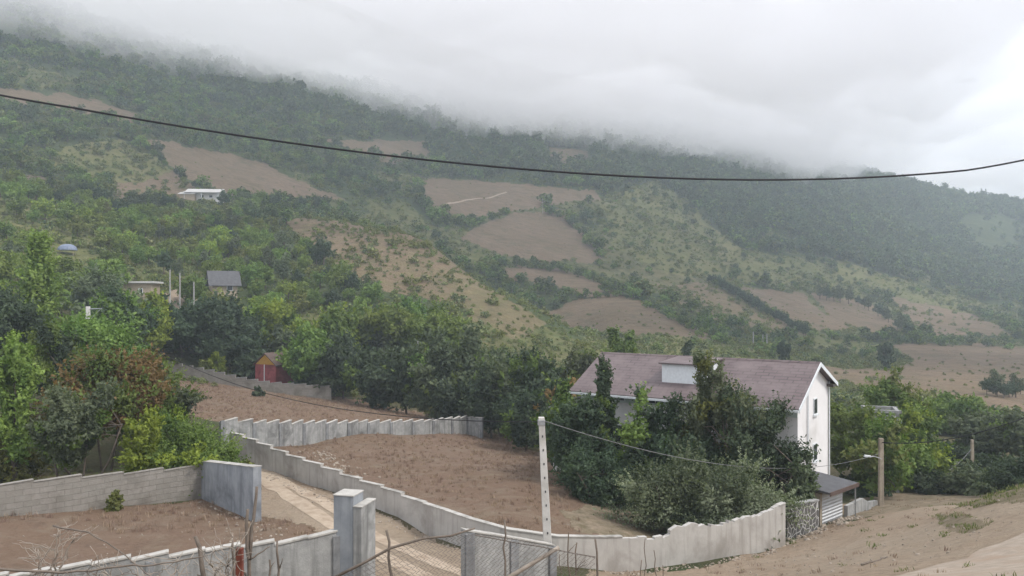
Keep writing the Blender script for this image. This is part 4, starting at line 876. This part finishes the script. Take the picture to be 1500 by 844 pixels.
# --- the near wooded slope: the trees that show largest are objects of their own, the far wood is one mass
def cov_pts(X, Y):
    Z = H(X, Y); u = CU + F * X / Y; v = CV - F * Z / Y
    return u, v, Z, cover_at(u, v, Y)
def jit_grid(x0, x1, y0, y1, s, rng):
    X, Y = np.meshgrid(np.arange(x0, x1, s), np.arange(y0, y1, s)); X = X.ravel() + rng.uniform(-.48, .48, X.size) * s; Y = Y.ravel() + rng.uniform(-.48, .48, Y.size) * s
    return X, Y
rg = np.random.default_rng(77)
X, Y = jit_grid(-200, 140, 112, 240, 5.6, rg)
u, v, Z, c = cov_pts(X, Y)
ok = (u > -90) & (u < 860) & (v > 150) & (v < 600) & (c[:, 0] < .3) & (c[:, 2] < .3)
ok &= ~((c[:, 1] > .3) & (rg.uniform(0, 1, len(u)) > .62))
ok &= ~((Y < 128) & (u > 200) & (u < 560))
def hides_hut(u, Y, Z, top):
    m = np.zeros(len(u), bool)
    for (hu, hv, hd, hw) in HUTS + [(258, 432, 138, 26)]:
        vt = CV - F * (Z + top) / Y; half = 3.3 / Y * F
        m |= (np.abs(u - hu) < hw + half * .8) & (Y < hd + 5) & (vt < hv - 3) & (Y > 60) & (v_of(Z, Y) > hv - 25)
        m |= (np.abs(u - hu) < hw) & (np.abs(Y - hd) < 6)
    return m
def v_of(Z, Y): return CV - F * Z / Y
ok &= ~hides_hut(u, Y, Z, 6.0)
ok &= ~((u > 600) & (v < 512)) & ~((u > 520) & (v < 405 + (u - 520) * .9)) & ~((u > 395) & (u < 540) & (v < 372) & (v > 300))
X, Y, Z, u, v, c = (A[ok] for A in (X, Y, Z, u, v, c))
# hidden ones (behind the crest of the spur) are dropped
vis = []
for i in range(len(X)):
    dd = np.exp(np.linspace(math.log(Y[i] * .4), math.log(Y[i] * .985), 14)); a = X[i] / Y[i]
    vis.append((H(a * dd, dd) / dd).max() < (Z[i] + 6.5) / Y[i])
vis = np.array(vis); X, Y, Z, u, v, c = (A[vis] for A in (X, Y, Z, u, v, c))
order = np.argsort(Y); NIND = 150; far_extra = order[NIND:]
def where_of(u, v):
    if u < 60: return 'at the left edge of the wooded slope'
    if u < 200: return 'on the light green slope around the tent roof' if v > 300 else 'on the upper left slope'
    if u < 300: return 'above the bare earth bank on the wooded slope' if v < 420 else 'beside the bare earth bank'
    if u < 400: return 'around the dark roofed hut' if v > 360 else 'on the slope under the long white house'
    if u < 520: return 'below the shrubby brown spur, to its left' if v > 380 else 'at the head of the shrubby brown spur'
    if u < 660: return 'at the foot of the shrubby brown spur'
    return 'at the right tail of the shrubby brown spur'
rnd = random.Random(9)
def kind_of(x, y):
    f = float(fbm(np.array([x / 24.]), np.array([y / 24.]), 61, 3)[0]) + rnd.uniform(-.22, .22)
    return 1 if f < -.34 else 4 if f < -.24 else 0 if f < 0 else 2 if f < .2 else 3 if f < .32 else 5
for i in order[:NIND]:
    k = kind_of(X[i], Y[i]); wh = where_of(u[i], v[i]); s = rnd.uniform(.5, 1.02) * (.75 if c[i, 1] > .3 else 1)
    place(MID[k], 'tree', X[i], Y[i], s, f'{MIDL[k]} {wh}', f'{MIDL[k]}s {wh}', rnd.uniform(.85, 1.15), Z[i])
ex = np.c_[X, Y, Z][far_extra]

def scatter(name, pts, protos, scl, seed=0, tilt=.06):
    """one object: instances of the prototypes standing on the given points"""
    colp = bpy.data.collections.new(name + '_kinds')
    for i, me in enumerate(protos): colp.objects.link(bpy.data.objects.new(f'{name}_kind', me))
    rng = np.random.default_rng(seed); n = len(pts)
    me = bpy.data.meshes.new(name); me.vertices.add(n); me.vertices.foreach_set('co', np.ascontiguousarray(pts, np.float32).ravel())
    a = me.attributes.new('scl', 'FLOAT', 'POINT'); a.data.foreach_set('value', np.asarray(scl, np.float32))
    a = me.attributes.new('kind_ix', 'INT', 'POINT'); a.data.foreach_set('value', rng.integers(0, len(protos), n).astype(np.int32))
    r = np.c_[rng.normal(0, tilt, n), rng.normal(0, tilt, n), rng.uniform(0, 6.28, n)]
    a = me.attributes.new('rot', 'FLOAT_VECTOR', 'POINT'); a.data.foreach_set('vector', np.ascontiguousarray(r, np.float32).ravel())
    o = link(bpy.data.objects.new(name, me)); tag(o, kind='stuff')
    g = bpy.data.node_groups.new(name, 'GeometryNodeTree'); g.interface.new_socket('Geometry', in_out='INPUT', socket_type='NodeSocketGeometry'); g.interface.new_socket('Geometry', in_out='OUTPUT', socket_type='NodeSocketGeometry')
    N = g.nodes.new; gi = N('NodeGroupInput'); go_ = N('NodeGroupOutput'); ip = N('GeometryNodeInstanceOnPoints'); ci = N('GeometryNodeCollectionInfo')
    ci.inputs['Collection'].default_value = colp; ci.inputs['Separate Children'].default_value = True; ci.inputs['Reset Children'].default_value = True
    def at_(nm, t):
        q = N('GeometryNodeInputNamedAttribute'); q.data_type = t; q.inputs['Name'].default_value = nm; return q.outputs['Attribute']
    g.links.new(gi.outputs[0], ip.inputs['Points']); g.links.new(ci.outputs[0], ip.inputs['Instance']); ip.inputs['Pick Instance'].default_value = True
    g.links.new(at_('kind_ix', 'INT'), ip.inputs['Instance Index']); g.links.new(at_('rot', 'FLOAT_VECTOR'), ip.inputs['Rotation']); g.links.new(at_('scl', 'FLOAT'), ip.inputs['Scale'])
    g.links.new(ip.outputs[0], go_.inputs[0])
    o.modifiers.new('scatter', 'NODES').node_group = g
    return o
LOWP = [proto('slope_a', 7, 6, 420, .52, 'round', 'mid', ('far', .3), .12, 61, .04), proto('slope_b', 7.5, 5.5, 420, .52, 'round', 'pale', ('mid', .5), .12, 62, .04), proto('slope_c', 6, 7, 400, .5, 'round', 'far', ('mid', .4), .15, 63, .04), proto('slope_d', 7, 5.5, 420, .52, 'round', 'olive', ('mid', .4), .12, 64, .04), proto('slope_e', 6.5, 6, 420, .5, 'round', 'far', None, .12, 65, .04)]
FARP = [proto('wood_a', 8, 8, 420, .62, 'round', 'far', None, .1, 41, .05), proto('wood_b', 8.5, 7.5, 420, .62, 'round', 'far', ('mid', .3), .1, 42, .05), proto('wood_c', 6.5, 10, 380, .6, 'round', 'far', None, .15, 43, .05),
        proto('wood_d', 8, 7, 420, .62, 'round', 'far', ('olive', .3), .1, 44, .05), proto('wood_e', 8, 8, 420, .62, 'round', 'far', ('pale', .25), .1, 45, .05)]
SHR = [proto('scrub_a', 2.6, 1.8, 150, .22, 'bush', 'scrub', None, .2, 51, .0), proto('scrub_b', 2.2, 1.6, 150, .2, 'bush', 'scrub', ('mid', .4), .2, 52, .0), proto('scrub_c', 3, 2, 150, .24, 'bush', 'olive', None, .2, 53, .0), proto('scrub_d', 2.4, 2, 150, .22, 'bush', 'far', ('scrub', .4), .2, 54, .0)]
# far wood
X, Y = jit_grid(-560, 1060, 205, 1120, 7.4, rg)
m = (np.abs(X / Y) < .78); X, Y = X[m], Y[m]
u, v, Z, c = cov_pts(X, Y)
mx_ = c.max(1); keep = np.where(mx_ < .15, .93, np.where(c[:, 0] > .55, .004, np.where(c[:, 1] > .3, .22, .1)))
keep = np.where((mx_ < .15) & (Y < 240) & (u < 860), 0, keep)
open_ = fbm(X / 55, Y / 55, 71, 3); keep = np.where((mx_ < .15) & (open_ > .34) & (Y < 750), keep * .3, keep)
# the valley side below the fields is thin scrub
m = (rg.uniform(0, 1, len(X)) < keep) & (Z < 215) & ~hides_hut(u, Y, Z, 7); P = np.c_[X, Y, Z - .3][m]
s = np.clip(rg.normal(1.0, .2, len(P)), .55, 1.6) * np.where(c[m].max(1) > .15, rg.uniform(.3, .75, len(P)), 1) * np.clip(.62 + (P[:, 1] - 200) / 650, .62, 1.35)
re_ = np.array(ROW_EXTRA)
fl = P[:, 1] + 60 * fbm(P[:, 0] / 70, P[:, 1] / 70, 171, 3) < 560
scatter('far_forest', P[~fl], FARP, s[~fl], 3)
scatter('slope_trees', np.r_[P[fl], re_[:, :3]], LOWP, np.r_[s[fl] * 1.05, re_[:, 3]], 14)
scatter('slope_woods', ex - [0, 0, .2], [MID[0], MID[1], MID[4], MID[2], MID[2], MID[3], MID[5]], rg.uniform(.45, .95, len(ex)), 13)
# scrub over the fields, meadows and clearings
X, Y = jit_grid(-330, 560, 112, 760, 2.7, rg)
m = (np.abs(X / Y) < .75); X, Y = X[m], Y[m]
u, v, Z, c = cov_pts(X, Y)
pat = fbm(X / 26, Y / 26, 81, 3)
keep = np.where(c[:, 1] > .25, .8, np.where(c[:, 0] > .8, .03, np.where(c[:, 0] > .55, .10, .0)))
keep = np.where((c[:, 0] > .55) & (c[:, 0] < .85), .06 + .4 * np.clip(pat + .05, 0, .7), keep)
keep = np.where((c[:, 0] > .4) & (c[:, 1] > .3), .55, keep)
keep = np.where(c.max(1) < .15, .75 * (Y < 560), keep)
keep *= np.clip(.75 + pat * 1.2, .15, 1.5); keep = np.where(hides_hut(u, Y, Z, 2), 0, keep)
m = rg.uniform(0, 1, len(X)) < keep; P = np.c_[X, Y, Z - .1][m]
scatter('scrub', P, SHR, np.clip(rg.lognormal(-.25, .4, len(P)), .3, 1.9) * np.where(c[m][:, 0] > .8, rg.uniform(.25, .6, len(P)), 1), 4)

X, Y = jit_grid(-210, 190, 112, 300, 1.35, rg)
m = (np.abs(X / Y) < .75); X, Y = X[m], Y[m]
u, v, Z, c = cov_pts(X, Y)
pat = fbm(X / 14, Y / 14, 85, 3)
keep = np.where((c[:, 0] > .3) & (c[:, 0] < .88), np.clip(.3 + pat * 1.1, .05, .8), np.where(c[:, 0] >= .88, .025, np.where(c[:, 1] > .2, .5, .35)))
keep = np.where(hides_hut(u, Y, Z, 1.5) | (c[:, 2] > .3), 0, keep)
m = rg.uniform(0, 1, len(X)) < keep
scatter('low_scrub', np.c_[X, Y, Z - .05][m], SHR, rg.uniform(.22, .62, m.sum()), 15)
# --- dry grass, weeds and stones on the near ground
def tuft(name, n, h, w, mat, seed, width=.012):
    rng = np.random.default_rng(seed); b = rng.normal(0, w * .35, (n, 2)); a = rng.uniform(0, 6.28, n); hh = h * rng.uniform(.45, 1.1, n); ln = rng.uniform(.15, .6, n) * hh
    tx, ty = np.cos(a), np.sin(a); px_, py_ = -ty * width, tx * width
    base = np.c_[b, np.full(n, -.03)]; mid = base + np.c_[tx * ln * .35, ty * ln * .35, hh * .6]; tip = base + np.c_[tx * ln, ty * ln, hh]
    o_ = np.c_[px_, py_, np.zeros(n)]
    V = np.stack([base - o_, base + o_, mid + o_ * .8, mid - o_ * .8, mid - o_ * .8, mid + o_ * .8, tip + o_ * .15, tip - o_ * .15], 1).reshape(-1, 3)
    i = np.arange(n)[:, None] * 8; Q = np.concatenate([i + np.array([[0, 1, 2, 3]]), i + np.array([[4, 5, 6, 7]])])
    t = rng.uniform(0, 1, n); return np_mesh(name, V, Q, [mat], {'tint': ('FACE', 'FLOAT', np.r_[t, t])})
TUF = [tuft('tuft_a', 34, .34, .5, L_DRY, 1), tuft('tuft_b', 30, .26, .55, L_DRY, 2), tuft('tuft_c', 26, .42, .4, L_DRY, 3)]
WEE = [tuft('weed_a', 34, .22, .5, L_WEED, 4, .016), tuft('weed_b', 30, .16, .6, L_WEED, 5, .016)]
X, Y = jit_grid(-50, 32, 36, 122, .62, rg)
u, v, Z, c = cov_pts(X, Y); pat = fbm(X / 3, Y / 3, 91, 3)
keep = np.where(c[:, 0] > .7, np.clip(.62 + pat * .9, .1, .95), np.where(c[:, 0] > .25, .12, 0))
m = rg.uniform(0, 1, len(X)) < keep
scatter('dry_grass', np.c_[X, Y, Z][m], TUF, rg.uniform(.35, .9, m.sum()), 6, .15)
X, Y = jit_grid(-36, 34, 12, 62, .42, rg)
u, v, Z, c = cov_pts(X, Y); pat = fbm(X / 2, Y / 2, 95, 3)
keep = np.where((c[:, 1] > .3), .5, np.where((c[:, 0] > .3) & (c[:, 0] < .4) & (c[:, 1] > .05), np.clip(pat * .6 - .02, 0, .25), np.where((c[:, 1] > .1) & (c[:, 2] > .7), np.clip(pat * .45 - .05, 0, .12), 0)))
m = rg.uniform(0, 1, len(X)) < keep
scatter('grass', np.c_[X, Y, Z][m], WEE, rg.uniform(.3, .9, m.sum()), 7, .15)
X, Y = jit_grid(-36, 34, 12, 62, .5, rg)
u, v, Z, c = cov_pts(X, Y); pat = fbm(X / 2.5, Y / 2.5, 99, 3)
keep = np.where((c[:, 1] > .05) & (c[:, 0] < .5), np.clip(.08 + pat * .35, 0, .3), 0)
m = rg.uniform(0, 1, len(X)) < keep
TUS = [tuft('straw_a', 26, .13, .5, L_DRY, 11, .012), tuft('straw_b', 20, .2, .4, L_DRY, 12, .012)]
scatter('straw', np.c_[X, Y, Z][m], TUS, rg.uniform(.4, 1.0, m.sum()), 12, .2)
M_STONE = m_rough('field_stone', (.2, .165, .13), (.37, .315, .255), 6, .95, .02)
def stone(name, seed):
    bm = bmesh.new(); bmesh.ops.create_icosphere(bm, subdivisions=2, radius=.1); rng = np.random.default_rng(seed); q = rng.uniform(.6, 1.2, 3)
    for vtx in bm.verts:
        f = 1 + .35 * float(fbm(np.array([vtx.co.x * 9 + seed]), np.array([vtx.co.y * 9 + vtx.co.z * 7]), seed, 2)[0]); vtx.co = Vector((vtx.co.x * q[0], vtx.co.y * q[1], vtx.co.z * q[2] * .7)) * f
    me = bpy.data.meshes.new(name); bm.to_mesh(me); bm.free(); me.materials.append(M_STONE); return me
STO = [stone('stone_a', 1), stone('stone_b', 2), stone('stone_c', 3)]
pts = []; sc_ = []
def stones_along(px, n, spread, smin, smax):
    P = np.array([at(*p)[:2] for p in px]); s = np.r_[0, np.cumsum(np.hypot(*np.diff(P, axis=0).T))]
    for _ in range(n):
        q = rg.uniform(0, s[-1]); x = np.interp(q, s, P[:, 0]) + rg.normal(0, spread); y = np.interp(q, s, P[:, 1]) + rg.normal(0, spread); pts.append((x, y, h1(x, y) + .01)); sc_.append(rg.uniform(smin, smax) ** 1.5)
stones_along([(372, 676, 54), (420, 706, 49), (480, 728, 44.5), (560, 757, 41), (630, 790, 37.5), (690, 806, 34)], 260, .35, .25, 1.1)   # rubble along the foot of the pale wall
stones_along([(875, 836, 34.5), (1000, 832, 35.6), (1060, 815, 36.8), (1150, 797, 39.6)], 170, .3, .25, 1.1)
stones_along([(1150, 790, 41), (1200, 775, 44), (1240, 760, 48)], 150, .6, .3, 1.6)
stones_along([(300, 738, 44), (380, 760, 37), (430, 790, 31)], 120, .8, .25, 1.1)
stones_along([(30, 790, 33), (200, 770, 36), (380, 800, 31)], 90, 2.4, .15, .7)
stones_along([(460, 660, 64), (530, 690, 52)], 110, .8, .3, 1.5)
stones_along([(1050, 840, 30), (1250, 800, 30), (1450, 770, 24)], 240, 3, .2, .8)
scatter('stones', np.array(pts), STO, np.array(sc_), 8, .5)
scatter('rubble', np.array([(p[0] + .3, p[1] + .2, h1(p[0] + .3, p[1] + .2)) for p in pts[:600:2]]), STO, np.array(sc_)[:600:2] * .6, 9, .5)

# ------------------------------------------------------------------ dirt track ruts and the paved road corner
def strip(name, px, width, lift, mat, n=80):
    P = np.array([p if len(p) == 2 else at(*p)[:2] for p in px], float); s = np.r_[0, np.cumsum(np.hypot(*np.diff(P, axis=0).T))]
    q = np.linspace(0, s[-1], n); x = np.interp(q, s, P[:, 0]); y = np.interp(q, s, P[:, 1])
    for _ in range(3): x[1:-1] = (x[:-2] + x[1:-1] * 2 + x[2:]) / 4; y[1:-1] = (y[:-2] + y[1:-1] * 2 + y[2:]) / 4
    tx, ty = np.gradient(x), np.gradient(y); L = np.hypot(tx, ty); nx, ny = -ty / L, tx / L; K = 13; V = []
    for o_ in np.linspace(-.5, .5, K):
        wob = (abs(o_) > .45) * (.9 if width > 2 else .25) * fbm(q / 1.5, q * 0 + o_ * 9, 15, 2)
        V.append(np.c_[x + nx * (o_ * width + wob), y + ny * (o_ * width + wob)])
    V = np.stack(V, 1).reshape(-1, 2); V = np.c_[V, H(V[:, 0], V[:, 1]) + lift]
    i = (np.arange(n - 1)[:, None] * K + np.arange(K - 1)[None]).ravel(); Q = np.c_[i, i + K, i + K + 1, i + 1]
    return tag(link(bpy.data.objects.new(name, np_mesh(name, V, Q, [mat], None, True))), kind='structure')
M_RUT = m_rough('packed_track', (.3, .235, .17), (.42, .34, .26), 2.6, .95, .03, (.25, .185, .13), .9)
M_ROAD = m_rough('worn_road', (.24, .195, .15), (.36, .3, .24), 3, .95, .03, (.28, .21, .155), .8)
strip('dirt_track', [(345, 664, 58), (385, 690, 50.5), (440, 722, 43.5), (500, 760, 37.5), (560, 800, 32.5), (620, 842, 28.5), (700, 880, 25)], 1.0, .014, M_RUT)
strip('dirt_track', [(352, 664, 58.5), (408, 692, 50.5), (475, 724, 43.8), (548, 762, 37.8), (620, 802, 32.8), (700, 842, 28.5), (790, 880, 25)], .9, .014, M_RUT)
_pp = [hit(*p, 300)[:2] for p in ((640, 306), (668, 298), (700, 293), (728, 289), (742, 282))]
strip('path', _pp, 1.7, .25, M_RUT, 40)
strip('road', [(-3, 11.5), (5, 13), (11.8, 17.2), (17, 20.8), (26, 25), (40, 30)], 4.6, .03, M_ROAD, 60)

# ------------------------------------------------------------------ chain link fence, stakes and bare brush in the foreground
FD = 11.0
fx0, fx1 = gx(505, FD), gx(872, FD); fg = h1(0, FD)
fence = empty('chain_link_fence', ((fx0 + fx1) / 2, FD, fg)); tag(fence, 'rusty chain link fence on crooked sticks in the foreground beside the gate', 'fence')
lx = lambda X_: X_ - (fx0 + fx1) / 2
top = np.array([(505, 838), (560, 812), (610, 792), (650, 786), (700, 783), (760, 789), (815, 803), (872, 815)], float)
def ztop(X_): uu_ = CU + X_ / FD * F; return (CV - np.interp(uu_, top[:, 0], top[:, 1])) / F * FD - fg
mb = MB(); cell = .062; xs_ = np.arange(fx0, fx1, cell); rw = random.Random(3)
for i, x0 in enumerate(xs_):
    zt_ = float(ztop(x0)); pts_ = []; z = zt_; k = i % 2 * 0
    while z > max(.02, zt_ - 1.25): pts_.append((lx(x0) + (cell * .52 if k % 2 else -cell * .52) + rw.uniform(-.006, .006), (.012 if k % 2 else -.012) + .03 * math.sin(x0 * 3 + z * 2), z)); z -= cell * .62; k += 1
    if len(pts_) > 1: mb.tube(pts_, .0055, 3, False)
mb.build('wire_mesh', M_WIRE, fence)
def crooked(p, q, r0, r1, n=10, wob=.05, rnd_=None):
    p, q = Vector(p), Vector(q); r_ = rnd_ or rw; L_ = (q - p).length
    return [p.lerp(q, i / n) + (Vector((r_.uniform(-1, 1), r_.uniform(-1, 1), r_.uniform(-1, 1))) * wob * L_ * .25 if 0 < i < n else Vector((0, 0, 0))) for i in range(n + 1)], [r0 + (r1 - r0) * i / n for i in range(n + 1)]
def loc_(u, v, D=FD): x, y, z = at(u, v, D); return (lx(x), y - FD, z - fg)
pl = [loc_(*p) for p in ((478, 852), (530, 826), (572, 803), (620, 789), (660, 785), (696, 774))]
b = MB(); b.tube(pl, [.024, .022, .02, .018, .016, .013], 6); b.build('rail', M_BRANCH, fence, smooth=True)
for (u0, v0, u1, v1, r, m_) in ((566, 777, 588, 860, .026, M_BRANCH), (739, 762, 741, 865, .02, M_BRANCH), (872, 790, 876, 860, .022, M_BRANCH)):
    t_ = loc_(u0, v0); b_ = loc_(u1, v1); b = MB(); b.tube(*crooked((b_[0], b_[1], -.2), t_, r, r * .7), 6); b.build('post', m_, fence, smooth=True)
b = MB(); p0 = loc_(712, 866); p1 = loc_(819, 802); b.tube(*crooked(p0, p1, .034, .03, 8, .015), 7); b.build('brace', M_PALEBR, fence, smooth=True)
b = MB(); b.tube(*crooked(loc_(696, 784), loc_(872, 816), .008, .008, 8, .01), 5); b.build('top_wire', M_WIRE, fence)

def stick_thing(name, label, cat, u, vtop, D, r, mat, lean=0., twigs=4, seed=0, group=None, vb=None, fork=False):
    r_ = random.Random(seed); x, y, zt_ = at(u, vtop, D); bx = x + lean; g = h1(bx, y); t = empty(name, (bx, y, g)); tag(t, label, cat, group)
    hgt = zt_ - g; tip = Vector((-lean, 0, hgt)); b = MB(); pth, rr = crooked((0, 0, -.2), tip, r, r * .5, 12, .05, r_); b.tube(pth, rr, 6); b.build('stem', mat, t, smooth=True)
    for i in range(twigs):
        k = r_.randint(5, 11); p = pth[k]; d = Vector((r_.uniform(-1, 1), r_.uniform(-.6, .6), r_.uniform(.2, 1))).normalized() * r_.uniform(.12, .35) * max(.5, min(1.4, hgt * .5)); b = MB(); b.tube(*crooked(p, p + d, rr[k] * .6, rr[k] * .25, 5, .2, r_), 5); b.build('twig', mat, t, smooth=True)
    if fork:
        p = pth[8]; b = MB(); b.tube(*crooked(p, tip + Vector((.1, .05, .28)), r * .75, r * .5, 7, .06, r_), 6); b.build('fork', mat, t, smooth=True)
    return t
stick_thing('stake', 'tall dark forked stake standing among the bare brush', 'stake', 363, 746, 10, .036, M_BRANCH, .02, 2, 1, fork=True)
stick_thing('stake', 'short dark stake right of the forked one, bent to the left', 'stake', 406, 792, 10, .026, M_BRANCH, .09, 1, 2)
stick_thing('stake', 'snapped black stake with side twigs below the front wall', 'stake', 395, 820, 9.6, .024, M_BRANCH, -.02, 4, 3)
stick_thing('stake', 'upright stake left of the red post', 'stake', 341, 792, 9.7, .024, M_BRANCH, .01, 2, 4)
stick_thing('stump', 'thick broken leaning trunk at the left of the brush', 'stump', 286, 786, 9.5, .046, M_BRANCH, .36, 3, 5)
px_, py_, pz_ = at(351, 803, 9.8); pgz = h1(px_, py_); b = MB(); b.box(-.042, .042, -.035, .035, -.2, pz_ - pgz); o = b.build('fence_post', M_RUST, None, .004); o.location = (px_, py_, pgz); tag(o, 'square red painted metal post among the bare brush', 'post')
for i, (u, v, D, ln, tw, lab) in enumerate([(833, 780, 12, .03, 3, 'dry stalk with stubby twigs behind the end of the chain link fence'), (845, 795, 11.7, -.06, 2, 'short leaning stalk by the fence end'), (945, 789, 13, 0, 0, 'thin straight stick before the pale curving wall'), (940, 820, 12.5, -.12, 0, 'short left leaning stick beside the thin straight one'), (958, 806, 12.6, .1, 0, 'right leaning stick beside the thin straight one'), (971, 828, 12.4, .03, 0, 'shortest stick right of the leaning ones'), (820, 812, 11.6, .05, 0, 'bent thin stick at the foot of the pale brace')]):
    stick_thing('dry_stalk', lab, 'stalk', u, v, D, .02 if tw else .013, M_STALK, ln, tw, 20 + i, 'dry stalks by the fence')
def bare_shrub(label, u, v, D, w_, n, seed, mat):
    r_ = random.Random(seed); x, y, zt_ = at(u, v, D); g = h1(x, y); t = empty('bare_shrub', (x, y, g)); tag(t, label, 'shrub', 'bare thorny brush in the foreground'); hgt = zt_ - g
    for i in range(n):
        a = r_.uniform(0, 6.28); sp = r_.uniform(.15, 1) * w_ / 2; e = Vector((math.cos(a) * sp, math.sin(a) * sp * .6, hgt * r_.uniform(.55, 1.02))); b = MB()
        m0 = Vector((e.x * .3, e.y * .3, e.z * .6)); p1, r1 = crooked((r_.uniform(-.1, .1), r_.uniform(-.1, .1), -.1), m0, .016, .011, 7, .12, r_); p2, r2 = crooked(m0, e, .011, .004, 8, .16, r_); pth = p1 + p2[1:]; b.tube(pth, r1 + r2[1:], 5)
        for j in range(7):
            p = pth[r_.randint(5, len(pth) - 2)]; d = Vector((r_.uniform(-1, 1), r_.uniform(-.6, .6), r_.uniform(-.3, .9))).normalized() * r_.uniform(.15, .5); q, rr = crooked(p, p + d, .006, .0025, 5, .25, r_); b.tube(q, rr, 4)
            if r_.random() < .6:
                d2 = Vector((r_.uniform(-1, 1), r_.uniform(-.6, .6), r_.uniform(-.3, .9))).normalized() * r_.uniform(.1, .25); b.tube(*crooked(q[3], q[3] + d2, .004, .002, 4, .2, r_), 4)
        b.build('branch', mat, t, smooth=True)
bare_shrub('grey bare sapling at the left of the foreground brush', 72, 772, 10.5, .9, 6, 1, M_PALEBR)
bare_shrub('tangled bare brush left of the broken leaning trunk', 230, 808, 9.6, 1.5, 14, 2, M_PALEBR)
bare_shrub('tangled bare brush around the red post', 325, 780, 9.6, 1.0, 13, 3, M_PALEBR)
bare_shrub('low tangled brush at the bottom left corner', 110, 826, 9.2, 1.7, 12, 4, M_BRANCH)
def lying(label, px, r, mat, D0):
    pp = [at(u, v, D) for u, v, D in px]; o_ = Vector(pp[0]); b = MB(); P = [Vector(p) - o_ for p in pp]; PP = []
    for i in range(len(P) - 1): PP += [P[i].lerp(P[i + 1], j / 4) + Vector((0, 0, rw.uniform(-.012, .012))) for j in range(4)]
    PP.append(P[-1]); b.tube(PP, [r * (1 - .6 * i / len(PP)) for i in range(len(PP))], 6); o = b.build('branch', mat, None, smooth=True); o.location = o_; tag(o, label, 'branch')
lying('long arching bare branch sweeping down across the left foreground', [(78, 771, 10.2), (130, 780, 10), (165, 800, 9.8), (205, 832, 9.5), (235, 860, 9.3)], .012, M_BRANCH, 10)
lying('long dark bare branch lying across the bottom left', [(-60, 828, 9), (0, 834, 9), (90, 840, 9.1), (180, 830, 9.2), (240, 826, 9.3), (300, 815, 9.4)], .018, M_BRANCH, 9)
sx, sy, sz = hit(1262, 829, 5); ex_, ey_, ez_ = hit(1300, 818, 5)
b = MB(); b.tube(*crooked((0, 0, .03), (ex_ - sx, ey_ - sy, ez_ - sz + .04), .035, .015, 9, .06), 6); o = b.build('fallen_stick', M_BRANCH, None, smooth=True); o.location = (sx, sy, sz); tag(o, 'fallen stick lying on the sandy bank at right', 'stick')
